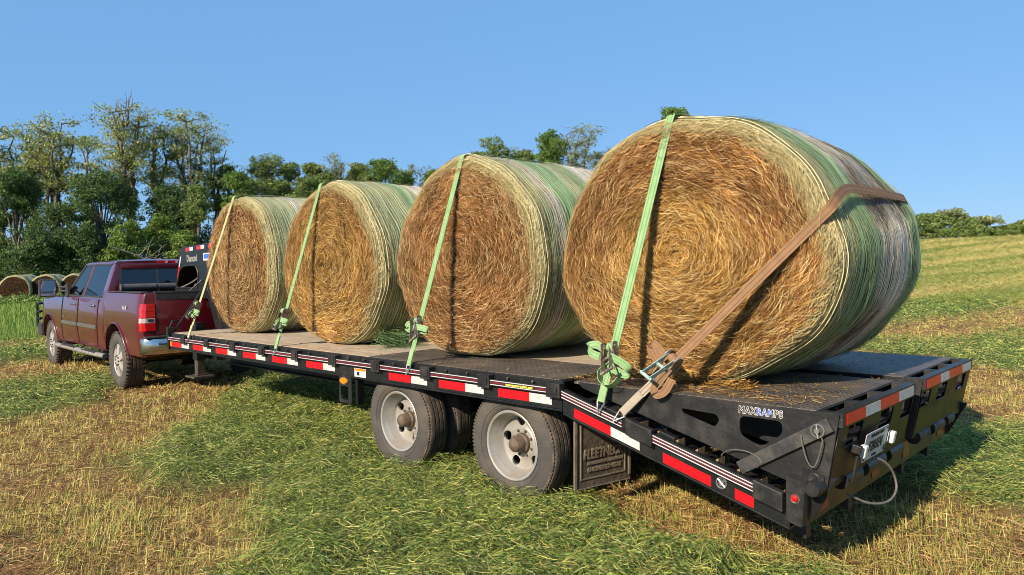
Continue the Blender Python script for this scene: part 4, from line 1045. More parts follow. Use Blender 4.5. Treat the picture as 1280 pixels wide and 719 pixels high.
def loft(stations, xsec):
    """stations: list of Y; xsec(Y) -> list of (x,z) for the left half from bottom to top (x negative); mirrored"""
    b = MB(); rings = []
    for Y in stations:
        h = xsec(Y); full = [(x, z) for x, z in h] + [(-x, z) for x, z in reversed(h)]
        rings.append([(x, Y, z) for x, z in full])
    n = len(rings[0]); vs = [p for r in rings for p in r]; fs = []
    for i in range(len(rings) - 1):
        for k in range(n): k2 = (k + 1) % n; fs.append((i * n + k, i * n + k2, (i + 1) * n + k2, (i + 1) * n + k))
    fs += [tuple(range(n)), tuple((len(rings) - 1) * n + k for k in range(n - 1, -1, -1))]
    return b.add(vs, fs)
AR = .50   # wheel arch radius
def side_x(z, top):
    t = (z - .5) / (top - .5)
    return -(.945 + .055 * math.sin(PI * min(1, max(0, .12 + .8 * t))) )
def bed_sec(Y):
    top = 1.345; zs_ = [.52, .60, .75, .90, 1.05, 1.18, 1.26, 1.31]
    h = [(side_x(z, top), z) for z in zs_]
    # flared shoulder over the wheel
    h += [(-.955, 1.332), (-.935, top)]
    e = max(0, (-.92 - Y) / .13); h = [(x * (1 - .045 * e * e), z) for x, z in h]
    return h
bed = loft([-1.05, -1.0, -.95, -.9, -.7, -.5, -.2, 0, .2, .45, .55], bed_sec).mesh('bed', PAINT)
def cyl(Y, z, r, x0, x1, n=40):
    c = MB(); c.lathe([(x0, 0), (x0, r), (x1, r), (x1, 0)], (0, Y, z), 'x', n); return c.mesh('c', PAINT)
def cutbox(*a): c = MB(); c.box(*a); return c.mesh('c', PAINT)
bed = boolean(bed, [cyl(0.03, .42, AR, -1.2, -.62), cyl(0.03, .42, AR, .62, 1.2), cutbox(-.80, .80, -.98, .48, .80, 1.6)])
bed.materials.clear(); bed.materials.append(PAINT)
bed = beveled(bed, .006); smooth_mesh(bed, 38)
bedo = mobj('bed', bed, truck)

def cab_sec(Y):
    # body below the belt line from the back of the cab to the nose; hood falls forward
    if Y < 2.95: top = 1.262
    else: top = 1.262 - .03 * (Y - 2.95) - .04 * max(0, Y - 3.9) ** 2
    zs_ = [.50, .58, .72, .86, 1.0, 1.10, 1.18]
    h = [(side_x(z, top), z) for z in zs_]
    if Y < 2.95: h += [(-.958, 1.235), (-.93, top)]
    else: h += [(-.94 + .03 * (Y - 2.95) * .3, top - .03), (-.86, top)]
    e = max(0, (Y - 4.35) / .4); h = [(x * (1 - .09 * e * e), z if z > .55 else z + .12 * e) for x, z in h]
    return h
cab = loft([.56, .7, 1.0, 1.3, 1.7, 2.1, 2.5, 2.94, 2.96, 3.2, 3.4, 3.6, 3.9, 4.2, 4.4, 4.6, 4.7], cab_sec).mesh('cab', PAINT)
cab = boolean(cab, [cyl(3.90, .42, AR, -1.2, -.62), cyl(3.90, .42, AR, .62, 1.2), cutbox(-.86, .86, .64, 2.9, .78, 1.5)])
cab.materials.clear(); cab.materials.append(PAINT); cab = beveled(cab, .006); smooth_mesh(cab, 38)
cabo = mobj('cab', cab, truck)

# greenhouse: roof and pillars
ZR = 1.815
def P3(x, y, z): return Vector((x, y, z))
roof = loft([.66, .72, .85, 1.2, 1.7, 2.1, 2.25, 2.33], lambda Y: [(-.60, ZR - .07), (-.74, ZR - .075), (-.775, ZR - .06 + (0 if Y < 2.2 else -.02)), (-.76, ZR - .03 - .1 * max(0, Y - 2.15)), (-.66, ZR - .008 - .15 * max(0, Y - 2.15) - .25 * max(0, .75 - Y)), (-.35, ZR + .006 - .18 * max(0, Y - 2.15) - .3 * max(0, .75 - Y))])
roofo = roof.build('roof', PAINT, cabo, smooth=50)
for s in (-1, 1):
    b = MB()
    def pil(y0, y1, yt0, yt1, w=.05):
        z0, z1 = 1.25, ZR - .065; xo0, xo1 = .938, .775
        vs = []
        for (z, ya, yb, xo) in ((z0, y0, y1, xo0), (z1, yt0, yt1, xo1)):
            vs += [(s * xo, ya, z), (s * xo, yb, z), (s * (xo - w), yb, z), (s * (xo - w), ya, z)]
        b = MB(); b.add(vs, [(0, 1, 2, 3), (4, 7, 6, 5), (0, 4, 5, 1), (1, 5, 6, 2), (2, 6, 7, 3), (3, 7, 4, 0)]); b.build('pillar', PAINT, cabo, bevel=.008, smooth=40)
    pil(.57, .86, .665, .86, .06); pil(1.83, 1.95, 1.72, 1.84); pil(2.84, 2.97, 2.22, 2.32)
b = MB()
b.box(-.93, .93, .56, .60, 1.20, 1.30); b.box(-.72, .72, .645, .69, ZR - .14, ZR - .062)
for s in (-1, 1):
    b.add([(s * .94, .572, 1.295), (s * .77, .572, 1.295), (s * .70, .668, ZR - .07), (s * .775, .668, ZR - .07), (s * .94, .60, 1.295), (s * .77, .60, 1.295), (s * .70, .70, ZR - .07), (s * .775, .70, ZR - .07)], [(0, 1, 2, 3), (4, 7, 6, 5), (0, 4, 5, 1), (1, 5, 6, 2), (2, 6, 7, 3), (3, 7, 4, 0)])
b.build('cab_back', PAINT, cabo, bevel=.008, smooth=40)
def pane(name, pts, mat_, parent, th=.004):
    p = [Vector(q) for q in pts]; n = (p[1] - p[0]).cross(p[2] - p[0]).normalized() * th
    b = MB(); k = len(p); b.add(p + [q + n for q in p], [tuple(range(k - 1, -1, -1)), tuple(range(k, 2 * k))] + [(i, (i + 1) % k, k + (i + 1) % k, k + i) for i in range(k)]); return b.build(name, mat_, parent)
pane('rear_window', [(-.775, .578, 1.297), (.775, .578, 1.297), (.705, .664, ZR - .14), (-.705, .664, ZR - .14)], GLASS, cabo)
b = MB()
for x in (-.22, .22): b.bar((x, .575, 1.30), (x * .97, .660, ZR - .14), .022, .02, up=(0, 1, 0))
b.bar((-.77, .575, 1.30), (.77, .575, 1.30), .02, .02); b.bar((-.70, .659, ZR - .143), (.70, .659, ZR - .143), .02, .02)
for s in (-1, 1): b.bar((s * .775, .574, 1.30), (s * .705, .66, ZR - .14), .02, .022, up=(0, 1, 0))
b.build('window_frame', PLAST, cabo)
pane('windshield', [(-.90, 2.93, 1.27), (.90, 2.93, 1.27), (.74, 2.29, ZR - .09), (-.74, 2.29, ZR - .09)], GLASS, cabo)
for s in (-1, 1):
    g = lambda y, z: (s * (.934 - (z - 1.25) / (ZR - .065 - 1.25) * .163), y, z)
    pane('side_window', [g(.86, 1.268), g(1.83, 1.268), g(1.73, ZR - .085), g(.86, ZR - .085)], GLASS, cabo)
    pane('side_window', [g(1.95, 1.268), g(2.83, 1.268), g(2.24, ZR - .085), g(1.84, ZR - .085)], GLASS, cabo)
    b = MB()
    for A, B in ((g(.86, 1.265), g(2.88, 1.265)), (g(.86, ZR - .07), g(2.3, ZR - .07)), (g(2.86, 1.268), g(2.26, ZR - .08)), (g(1.93, 1.268), g(1.83, ZR - .08))):
        b.bar(A, B, .022, .022)
    b.build('window_frame', PLAST, cabo)
# seats and dash seen through the glass
b = MB()
for (x, y) in ((-.42, 1.95), (.42, 1.95)):
    b.box(x - .25, x + .25, y, y + .14, .85, 1.42); b.box(x - .14, x + .14, y + .02, y + .12, 1.47, 1.64); b.box(x - .25, x + .25, y + .14, y + .6, .80, .95)
b.box(-.80, .80, .80, .95, .85, 1.36)
for x in (-.42, .42): b.box(x - .14, x + .14, .80, .90, 1.38, 1.53)
b.box(-.80, .80, 2.6, 2.88, .85, 1.24)
b.build('seats', SEAT, cabo, bevel=.04)
# third brake light
b = MB(); b.box(-.21, .21, .648, .66, ZR - .062, ZR - .022, 0); 
b.box(-.095, -.055, .644, .6475, ZR - .06, ZR - .024, 1); b.box(.055, .095, .644, .6475, ZR - .06, ZR - .024, 1)
b.build('roof_brake_light', [TAILR, TAILW], cabo, bevel=.003)

# doors: seams, handles, mouldings (left and right)
SEAM = pmat('panel_gap', (.008, .004, .004), None, rough=.8)
for s in (-1, 1):
    def sx(z): return s * (-side_x(z, 1.262) + .0012)
    for nm, y0, y1 in (('rear_door', .88, 1.985), ('front_door', 1.995, 3.02)):
        # a door is its own thin skin, standing 2 mm proud, so its edges read as gaps
        zs_ = [.53, .60, .72, .86, 1.0, 1.10, 1.18, 1.232]
        b = MB(); rows = []
        def yl(z):
            # the rear door's back edge is cut round the wheel arch; front edge is straight
            a, c = y0, y1
            if nm == 'rear_door': a = y0 + max(0, (.80 - z)) * .30 - max(0, z - .9) * .05
            else: c = y1 + max(0, (.8 - z)) * .15 - .03
            return a, c
        for z in zs_:
            a, c = yl(z); rows.append([(sx(z) + s * .003, a + (c - a) * t / 6, z) for t in range(7)])
        vs = [p for r in rows for p in r]; vs2 = [(x - s * .02, y, z) for x, y, z in vs]; n = len(vs); fs = []
        for i in range(len(zs_) - 1):
            for k in range(6): q = i * 7 + k; fs += [(q, q + 1, q + 8, q + 7), (n + q, n + q + 7, n + q + 8, n + q + 1)]
        for k in range(6): fs += [(k, n + k, n + k + 1, k + 1)]; q = (len(zs_) - 1) * 7 + k; fs += [(q, q + 1, n + q + 1, n + q)]
        for i in range(len(zs_) - 1): q = i * 7; fs += [(q, q + 7, n + q + 7, n + q)]; q += 6; fs += [(q, n + q, n + q + 7, q + 7)]
        b.add(vs + vs2, fs); d = b.build(nm, PAINT, cabo, bevel=.004, smooth=40)
        b = MB()
        for A in (0, 1):
            pts = [(sx(z) + s * .001, yl(z)[A] + (-.005 if A == 0 else .005), z) for z in zs_]
            b.tube(pts, .0055, 4)
        b.build('door_gap', SEAM, d)
        yh = y0 + .16; zh = 1.13
        b = MB(); b.tube([(sx(zh) + s * .004, yh - .01, zh), (sx(zh) + s * .03, yh + .02, zh + .002), (sx(zh) + s * .034, yh + .08, zh + .004), (sx(zh) + s * .03, yh + .15, zh + .006), (sx(zh) + s * .004, yh + .18, zh + .006)], .015, 8)
        b.build('door_handle', CHROME, d, smooth=60)
        b = MB(); ya, yb = yl(.83); xm = sx(.83); b.box(*sorted((xm + s * .0035, xm + s * .014)), ya + .03, yb - .02, .795, .85); b.build('door_moulding', TRIM, d, bevel=.005)
    b = MB(); z = .93; b.box(*sorted((sx(z) + s * .0035, sx(z) + s * .006)), 2.78, 2.93, .91, .932); b.build('badge', TRIM, cabo)
    # wheel arch lips
    for Yc, par in ((.03, bedo), (3.90, cabo)):
        pts = []
        for t in np.linspace(.05 * PI, .97 * PI, 22):
            y = Yc + (AR + .004) * math.cos(t); z = .42 + (AR + .004) * math.sin(t); pts.append((s * (-side_x(z, 1.3) + .004), y, z))
        b = MB(); b.tube(pts, .014, 6); b.build('arch_lip', PAINT, par, smooth=60)
    # dark wheel wells
    for Yc, par in ((.03, bedo), (3.90, cabo)):
        b = MB(); pr = [(s * .64, .02), (s * .64, AR + .012), (s * .93, AR + .012)]
        b.lathe(pr, (0, Yc, .42), 'x', 40); b.v = [(x, y, max(z, .5)) for x, y, z in b.v]; b.build('wheel_well', PLAST, par)
    # step bar with brackets
    b = MB(); b.tube([(s * 1.0, .50, .43), (s * 1.04, .62, .44), (s * 1.04, 2.0, .435), (s * 1.04, 3.18, .43), (s * .99, 3.30, .42)], .048, 12)
    b.v = [(x, y, .43 + (z - .43) * .75) for x, y, z in b.v]; sb = b.build('step_bar', STEP, truck, smooth=60)
    b = MB()
    for y in (.8, 1.9, 3.0): b.bar((s * 1.0, y, .44), (s * .86, y, .54), .06, .02)
    b.build('step_bracket', PLAST, sb)
    b = MB()
    for y0, y1 in ((.78, 1.5), (1.9, 2.75)): b.box(*sorted((s * .995, s * 1.085)), y0, y1, .464, .472)
    b.build('step_pad', PLAST, sb, bevel=.003)
    # tow mirror
    b = MB(); b.box(*sorted((s * 1.08, s * 1.33)), 2.86, 2.98, 1.245, 1.53); mi_ = b.build('mirror', PLAST, cabo, bevel=.035, smooth=50)
    b = MB(); b.box(*sorted((s * 1.10, s * 1.31)), 2.852, 2.858, 1.33, 1.51); b.box(*sorted((s * 1.10, s * 1.31)), 2.852, 2.858, 1.265, 1.315); b.build('mirror_glass', GLASSR, mi_)
    b = MB(); b.bar((s * .94, 2.80, 1.335), (s * 1.1, 2.92, 1.345), .05, .03); b.bar((s * .94, 2.80, 1.40), (s * 1.1, 2.92, 1.40), .05, .03); b.box(*sorted((s * .92, s * .965)), 2.70, 2.88, 1.24, 1.44); b.build('mirror_arm', PLAST, mi_, bevel=.008)
    # tail lamp wrapping the corner
    b = MB()
    for za, zb, k in ((.855, .955, 0), (.957, 1.025, 1), (1.027, 1.105, 2), (1.107, 1.205, 3)):
        xo = lambda z: s * (-side_x(z, 1.345) * (1 - .02) + .008)
        pts = []
        for z in (za, zb):
            pts += [(xo(z), -.845, z), (xo(z) - s * .002, -.99, z), (xo(z) - s * .02, -1.045, z), (xo(z) - s * .06, -1.064, z), (s * .805, -1.068, z), (s * .805, -1.02, z), (xo(z) - s * .05, -.845, z)]
        n = 7; fs = [tuple(range(n)), tuple(range(2 * n - 1, n - 1, -1))] + [(i, (i + 1) % n, n + (i + 1) % n, n + i) for i in range(n)]
        b.add(pts, fs, 1 if k in (1,) else 0)
    tl = b.build('tail_light', [TAILR, TAILW], bedo, bevel=.004)
    b = MB(); z = 1.06; b.box(*sorted((s * .83, s * .90)), -1.0705, -1.068, .975, 1.01); b.build('lamp_reflector', PLAST, tl)
# bed rail caps, tailgate, rolled cover
b = MB()
for s in (-1, 1): b.box(*sorted((s * .80, s * .945)), -1.0, .54, 1.346, 1.358)
b.build('bed_rail_cap', PLAST, bedo, bevel=.004)
b = MB(); b.box(-.795, .795, -1.062, -1.0, .80, 1.335); tg = b.build('tailgate', PAINT, truck, bevel=.012, smooth=40)
b = MB(); b.box(-.80, .80, -1.068, -.99, 1.3365, 1.362); b.box(-.79, .79, -1.066, -1.0625, 1.255, 1.33); b.build('tailgate_cap', PLAST, tg, bevel=.003)
b = MB(); b.box(-.13, .13, -1.0655, -1.0625, 1.12, 1.2); b.build('tailgate_handle', PLAST, tg, bevel=.004)
b = MB(); b.lathe([(-.78, 0), (-.78, .048), (.78, .048), (.78, 0)], (0, .47, 1.405), 'x', 20); rc = b.build('rolled_bed_cover', pmat('grey_vinyl_cover', (.06, .06, .06), (.10, .095, .09), 12, .6, bump=.15), bedo, smooth=40)
b = MB()
for x in (-.77, -.3, .25, .7): b.lathe([(x - .012, .049), (x - .012, .053), (x + .012, .053), (x + .012, .049)], (0, .47, 1.405), 'x', 20)
b.build('cover_strap', PLAST, rc)
# lettering on the bed side
mobj('lettering', text_mesh('4x4', .085, frame((-(-side_x(1.13, 1.345)) - .009, -.43, 1.145), (0, -1, 0), (0, 0, 1)), K['decalwhite'], offset=.0012, shear=.2, extrude=.0006, sx=1.15, spacing=1.15), bedo)
# rear bumper
def bsec(Y): return None
b = MB(); prof = [(-1.0, .545), (-1.17, .56), (-1.20, .60), (-1.20, .71), (-1.18, .755), (-1.0, .765)]
def bump_at(x): 
    e = max(0, abs(x) - .80) / .18; return [(x * 1.0, y + .14 * e * e * (1 if y < -1.05 else 0), z) for y, z in prof]
xs_ = [-.985, -.95, -.90, -.8, -.4, 0, .4, .8, .90, .95, .985]; vs = [p for x in xs_ for p in bump_at(x)]; n = 6
fs = [(i * n + k, i * n + (k + 1) % n, (i + 1) * n + (k + 1) % n, (i + 1) * n + k) for i in range(len(xs_) - 1) for k in range(n)] + [tuple(range(n)), tuple((len(xs_) - 1) * n + k for k in range(n - 1, -1, -1))]
b.add(vs, fs); rb = b.build('rear_bumper', CHROME, truck, smooth=50)
b = MB(); b.box(-.96, .96, -1.165, -.99, .766, .79); b.build('bumper_pad', PLAST, rb, bevel=.006)
b = MB(); b.box(-.12, .12, -1.28, -.9, .42, .54); b.box(-.25, .25, -1.1, -1.0, .44, .53); b.build('tow_hitch', K['black'], rb, bevel=.006)
# chassis, axles, exhaust
b = MB()
for s in (-1, 1): b.box(s * .42 - .05, s * .42 + .05, -1.0, 4.5, .50, .62)
b.lathe([(-.8, 0), (-.8, .06), (.8, .06), (.8, 0)], (0, 0, .40), 'x', 14); b.lathe([(-.8, 0), (-.8, .05), (.8, .05), (.8, 0)], (0, 3.9, .40), 'x', 14); b.lathe([(-.16, 0), (-.16, .15), (.16, .15), (.16, 0)], (0, 0, .40), 'x', 14)
b.box(-.55, .55, .6, 3.5, .44, .60); b.build('chassis', K['black'], truck)
# grille, headlights, front bumper and guard
b = MB(); b.box(-.62, .62, 4.70, 4.73, .78, 1.12); b.build('grille', CHROME, truck, bevel=.02)
for s in (-1, 1):
    b = MB(); b.box(*sorted((s * .64, s * .87)), 4.66, 4.72, .86, 1.12); b.build('headlight', K['lensclear'], truck, bevel=.02)
    b = MB(); b.box(*sorted((s * .84, s * .90)), 4.80, 4.86, .52, 1.10); b.box(*sorted((s * .80, s * .99)), 4.55, 4.86, .50, .72); b.build('guard_bracket', PLAST, truck, bevel=.015)
b = MB(); b.box(-.95, .95, 4.66, 4.82, .52, .74); b.build('front_bumper', CHROME, truck, bevel=.03)
b = MB()
for z in (.80, .93, 1.08): b.tube([(-.97, 4.72, z), (-.99, 4.86, z), (-.8, 4.93, z), (.8, 4.93, z), (.99, 4.86, z), (.97, 4.72, z)], .022, 8)
for x in (-.99, -.45, .45, .99): b.tube([(x, 4.86 if abs(x) > .9 else 4.93, .66), (x, 4.86 if abs(x) > .9 else 4.93, 1.10)], .024, 8)
b.build('grille_guard', K['black'], truck, smooth=60)
# wheels
RT = .405
def truck_tyre():
    b = MB(); w = .27
    side = [(.045, .222), (.02, .235), (.006, .27), (.0, .31), (.006, .35), (.024, .385), (.034, .396)]
    prof = side + [(.05, RT), (.08, RT), (.085, RT - .012), (.095, RT - .012), (.10, RT), (.13, RT), (.133, RT - .012), (.142, RT - .012), (.145, RT), (.175, RT), (.18, RT - .012), (.19, RT - .012), (.195, RT), (.22, RT)] + [(w - x, r) for x, r in reversed(side)]
    b.lathe(prof, (0, 0, 0), 'x', 60)
    b.m = []
    for i in range(len(prof) - 1): b.m += [1 if max(prof[i][1], prof[i + 1][1]) > .39 else 0] * 60
    for k in range(44):
        M = Matrix.Rotation(2 * PI * k / 44, 4, 'X')
        b.box(.012, .05, -.013, .013, .375, RT + .004, 1, M=M); b.box(w - .05, w - .012, -.013, .013, .375, RT + .004, 1, M=M)
    return b.mesh('tyre', [K['rubber'], K['tread_rubber']], 30)
def truck_rim():
    b = MB(); b.lathe([(.05, .222), (.03, .226), (.026, .218), (.045, .205), (.10, .195), (.2, .2), (.2, .222)], (0, 0, 0), 'x', 48, closed=True)
    b.lathe([(.10, .194), (.115, .194), (.115, 0), (.10, 0)], (0, 0, 0), 'x', 40, 1)
    for k in range(6):
        t = 2 * PI * k / 6 + .2; M = Matrix.Rotation(t, 4, 'X')
        b.add([M @ Vector(p) for p in ((.03, -.055, .206), (.03, .055, .206), (.018, .034, .07), (.018, -.034, .07), (.09, -.06, .206), (.09, .06, .206), (.09, .045, .05), (.09, -.045, .05))], [(0, 1, 2, 3), (0, 4, 5, 1), (1, 5, 6, 2), (2, 6, 7, 3), (3, 7, 4, 0), (4, 7, 6, 5)])
    b.lathe([(.09, .09), (.02, .085), (.006, .05), (.004, 0)], (0, 0, 0), 'x', 24)
    for k in range(8):
        t = 2 * PI * k / 8; b.lathe([(.02, .012), (.0, .012), (.0, 0)], (0, .066 * math.cos(t), .066 * math.sin(t)), 'x', 6, 1)
    me = b.mesh('rim', [pmat('alloy_wheel', (.52, .51, .48), (.36, .31, .25), 9, .3, .35, rough2=.6), PLAST], 30); return me
TTY = truck_tyre(); TRM = truck_rim()
for (Y) in (0.03, 3.90):
    for s in (-1, 1):
        o = link(bpy.data.objects.new('wheel', TRM), truck); o.location = (s * .985, Y, .40); o.rotation_euler = (random.uniform(0, 6), 0, 0 if s < 0 else PI)
        link(bpy.data.objects.new('tyre', TTY), o)
# ------------------------------------------------------------------ GROUND
CAMP = np.array([-4.703, -2.937, 1.572])
def sstep(x, a, b): t = np.clip((x - a) / (b - a), 0, 1); return t * t * (3 - 2 * t)
def terrain(x, y):
    x = np.asarray(x, float); y = np.asarray(y, float)
    d = np.maximum(x - 9, 0); rise = .0505 * (d - 12 * (1 - np.exp(-d / 12)))
    over = np.maximum(x - 104, 0); rise = rise - .0011 * np.minimum(over, 60) ** 2 - .05 * np.maximum(over - 60, 0)
    return np.maximum(rise, -2.0) + (fbm(x * .05 + 40, y * .05 + 40, 3) - .5) * .5 * sstep(np.hypot(x, y), 25, 90)
G1 = [(-1.05, -1.66), (-1.05, -1.17), (-.92, -.39), (-.75, .26), (-.5, .6), (.3, .9), (.6, 3), (.9, 4.78), (.9, 6.9), (.12, 7.12), (-.74, 5.98), (-1.83, 4.54), (-2.57, 2.87), (-2.39, 2.06), (-2.68, 1.04), (-2.98, .72), (-3.7, .1), (-3.6, -2.0), (-2.2, -4.5), (-1.1, -3.2)]
G2 = [(-2.9, 6.3), (-2.41, 6.51), (-1.04, 8.41), (-.84, 10.13), (-1.6, 12.82), (-5, 12.6), (-6, 7)]
G3 = [(.88, -1.18), (.70, -1.5), (.85, -2.3), (2, -5), (7, -7), (3.7, -2.4), (3.4, -1.35), (2.2, -.7), (1.5, 1.2), (.9, 1.0)]
G4 = [(7.1, -3.5), (6.8, -1.1), (7.9, .4), (9, 3), (9.4, 9), (12.3, 9), (11.6, 1), (11.6, -3.5)]
def sdist(x, y, poly):
    P = np.array(poly, float); d = np.full(x.shape, 1e9); ins = np.zeros(x.shape, bool)
    for i in range(len(P)):
        a = P[i - 1]; b = P[i]; e = b - a; wx = x - a[0]; wy = y - a[1]
        t = np.clip((wx * e[0] + wy * e[1]) / (e @ e), 0, 1); d = np.minimum(d, np.hypot(wx - e[0] * t, wy - e[1] * t))
        c = ((a[1] > y) != (b[1] > y)) & (x < (b[0] - a[0]) * (y - a[1]) / (b[1] - a[1] + 1e-12) + a[0]); ins ^= c
    return np.where(ins, d, -d)
def bands(x, y):
    """1 = green windrow, 0 = bare stubble, in the mown field beyond"""
    c = .26 * x + .966 * y + 1.6 * (fbm(x * .06, y * .06, 21) - .5) * 4
    w = .5 + .5 * np.sin(c * 2 * PI / 6.4 + 1.2); n = fbm(x * .10, c * .55, 31)
    return np.clip(.15 + .75 * w ** 1.3 + (n - .5) * 1.5, 0, 1)
def greenness(x, y):
    n = (fbm(x * 1.1, y * 1.1, 5) - .5) * .9 + (fbm(x * 4, y * 4, 6) - .5) * .35
    g = np.full(x.shape, -9.)
    for G in (G1, G2, G3, G4): g = np.maximum(g, sdist(x, y, G))
    near = np.clip((g + n) * 3.2 + .5, 0, 1)
    r = np.hypot(x + 4.7, y + 2.9); f = sstep(r + (y > 9) * 4, 13.5, 19)
    return near * (1 - f) + bands(x, y) * f
def tallgrass(x, y):
    e = 17.3 + (fbm(x * .4, y * 0 + 3, 8) - .5) * 1.2
    return sstep(y - e - .22 * np.maximum(x - 0, 0), -.6, 2.2) * sstep(18 - x, 0, 5)
def hgt(x, y):
    g = greenness(x, y); r = np.hypot(x + 2, y - 1); k = 1 - sstep(r, 20, 40)
    return terrain(x, y) + k * (.10 * g * fbm(x * 2.2, y * 2.2, 11) + .13 * g * (fbm(x * 4.5, y * 4.5, 16, 2) - .4) + .05 * (fbm(x * 1.2, y * 1.2, 12) - .5) + .02 * (fbm(x * 7, y * 7, 13) - .5)) - .012
def ground_col(x, y):
    g = greenness(x, y)[..., None]; n1 = fbm(x * .9, y * .9, 14)[..., None]; n2 = fbm(x * 5, y * 5, 15)[..., None]
    soil = np.array([.20, .105, .045]) * (1 - n1) + np.array([.32, .195, .08]) * n1
    soil = soil * (.7 + .6 * n2)
    gr = np.array([.075, .10, .032]) * (1 - n2) + np.array([.16, .18, .055]) * n2
    far = sstep(np.hypot(x + 4.7, y + 2.9), 14, 40)[..., None]
    soil = soil * (1 - far) + (np.array([.46, .385, .125]) * (.75 + .5 * n1)) * far
    gr = gr * (1 - far) + (np.array([.235, .265, .065]) * (.75 + .5 * n1)) * far
    c = soil * (1 - g) + gr * g
    t = tallgrass(x, y)[..., None]
    return c * (1 - t) + np.array([.12, .20, .035]) * (.7 + .6 * n1) * t
NG = 440; s_ = np.linspace(-1, 1, NG); gx = -1.5 + 4.9 * np.sinh(5.4 * s_); gy = 1.5 + 4.9 * np.sinh(5.4 * s_)
GX, GY = np.meshgrid(gx, gy, indexing='ij'); GZ = hgt(GX, GY)
i, j = np.meshgrid(np.arange(NG - 1), np.arange(NG - 1), indexing='ij'); q = (i * NG + j).ravel()
me = np_mesh('ground', np.stack([GX, GY, GZ], -1).reshape(-1, 3), np.stack([q, q + NG, q + NG + 1, q + 1], -1), ground_col(GX, GY).reshape(-1, 3), [], smooth=True)
m, nt, b_ = newmat('mown_field'); N_ = nt.nodes; L_ = nt.links
at = N_.new('ShaderNodeAttribute'); at.attribute_name = 'Col'; tc = N_.new('ShaderNodeTexCoord')
def noise_(sc, det): 
    n = N_.new('ShaderNodeTexNoise'); n.inputs['Scale'].default_value = sc; n.inputs['Detail'].default_value = det; n.inputs['Roughness'].default_value = .7; L_.new(tc.outputs['Object'], n.inputs['Vector']); return n.outputs[0]
na = noise_(.55, 9); nb_ = noise_(9, 8); nc = noise_(70, 4)
out = at.outputs['Color']
for no, lo_, hi_ in ((na, .72, 1.28), (nb_, .55, 1.4), (nc, .6, 1.35)):
    r = N_.new('ShaderNodeMapRange'); r.inputs[1].default_value = .3; r.inputs[2].default_value = .7; r.inputs[3].default_value = lo_; r.inputs[4].default_value = hi_; L_.new(no, r.inputs[0])
    mu = N_.new('ShaderNodeMix'); mu.data_type = 'RGBA'; mu.blend_type = 'MULTIPLY'; mu.inputs['Factor'].default_value = 1; L_.new(out, mu.inputs['A']); L_.new(r.outputs[0], mu.inputs['B']); out = mu.outputs['Result']
L_.new(out, b_.inputs['Base Color']); b_.inputs['Roughness'].default_value = .95; b_.inputs['Specular IOR Level'].default_value = .1
bp = N_.new('ShaderNodeBump'); bp.inputs['Strength'].default_value = .9; bp.inputs['Distance'].default_value = .06; L_.new(nb_, bp.inputs['Height'])
bp2 = N_.new('ShaderNodeBump'); bp2.inputs['Strength'].default_value = .6; bp2.inputs['Distance'].default_value = .012; L_.new(nc, bp2.inputs['Height']); L_.new(bp.outputs[0], bp2.inputs['Normal']); L_.new(bp2.outputs[0], b_.inputs['Normal'])
me.materials.append(m)
tag(link(bpy.data.objects.new('ground', me)), 'mown hay field with stubble and rows of cut grass', kind='structure')

# ------------------------------------------------------------------ GRASS, STUBBLE AND CUT HAY (uncountable: stuff)
def scatter(N, r0, r1, pw, a0=-8, a1=104):
    u = RNG.random(N); r = r0 + (r1 - r0) * u ** pw; a = np.radians(RNG.uniform(a0, a1, N))
    return CAMP[0] + r * np.sin(a), CAMP[1] + r * np.cos(a), r
def cols(pal, n, lo=.7, hi=1.25):
    a = np.array(pal); return a[RNG.integers(0, len(a), n)] * RNG.uniform(lo, hi, (n, 1))
HAYC = [(.17, .25, .05), (.22, .31, .06), (.28, .32, .07), (.40, .40, .09), (.52, .49, .12), (.11, .16, .042), (.58, .51, .19)]
LEAFC = [(.10, .175, .04), (.17, .26, .058), (.25, .33, .075), (.06, .105, .03)]
STUBC = [(.60, .46, .15), (.54, .44, .12), (.40, .36, .09), (.50, .33, .12), (.34, .22, .09), (.66, .54, .22), (.40, .39, .09)]
DEADC = [(.44, .255, .10), (.31, .16, .06), (.58, .40, .17), (.15, .08, .034), (.11, .058, .025)]
cut = NP(); stub = NP()
# lying stems
def lying(nbuf, x, y, r, ln, pal, hmax, w0, K_=5, coh=.9):
    N = len(x); base = 2.2 * PI * fbm(x * .8, y * .8, 41) + RNG.normal(0, coh, N); curv = RNG.normal(0, 2.8, N)
    s = np.linspace(0, 1, K_)[None, :]; a = base[:, None] + curv[:, None] * (s - .5) + RNG.normal(0, .15, (N, K_))
    st = ln[:, None] / (K_ - 1); X = x[:, None] + np.cumsum(np.cos(a) * st, 1); Y = y[:, None] + np.cumsum(np.sin(a) * st, 1)
    h0 = RNG.uniform(.0, 1, N) ** 1.4 * hmax; pitch = RNG.normal(0, .22, N)
    hg = hgt(X, Y)
    Z = hg + .006 + h0[:, None] + pitch[:, None] * (s - .5) * ln[:, None] - .25 * ln[:, None] * (s - .4) ** 2 * RNG.uniform(0, 1.2, N)[:, None]
    Z = np.maximum(Z, hg - .01)
    w = w0 * RNG.uniform(.6, 1.35, N) * np.maximum(1, r / 6.5)
    nbuf.ribbons(np.stack([X, Y, Z], -1), w, RNG.normal(0, 1, (N, 1, 3)).repeat(K_, 1) + np.array([0, 0, .0]), cols(pal, N) if not isinstance(pal, np.ndarray) else pal)
x, y, r = scatter(430000, 2.6, 30, 1.7); g = greenness(x, y); k = (RNG.random(len(x)) < g ** 1.2) & (tallgrass(x, y) < .5); x, y, r = x[k], y[k], r[k]
lying(cut, x, y, r, RNG.gamma(2.6, .030, len(x)) + .025, HAYC, .085, .0036, coh=1.8)
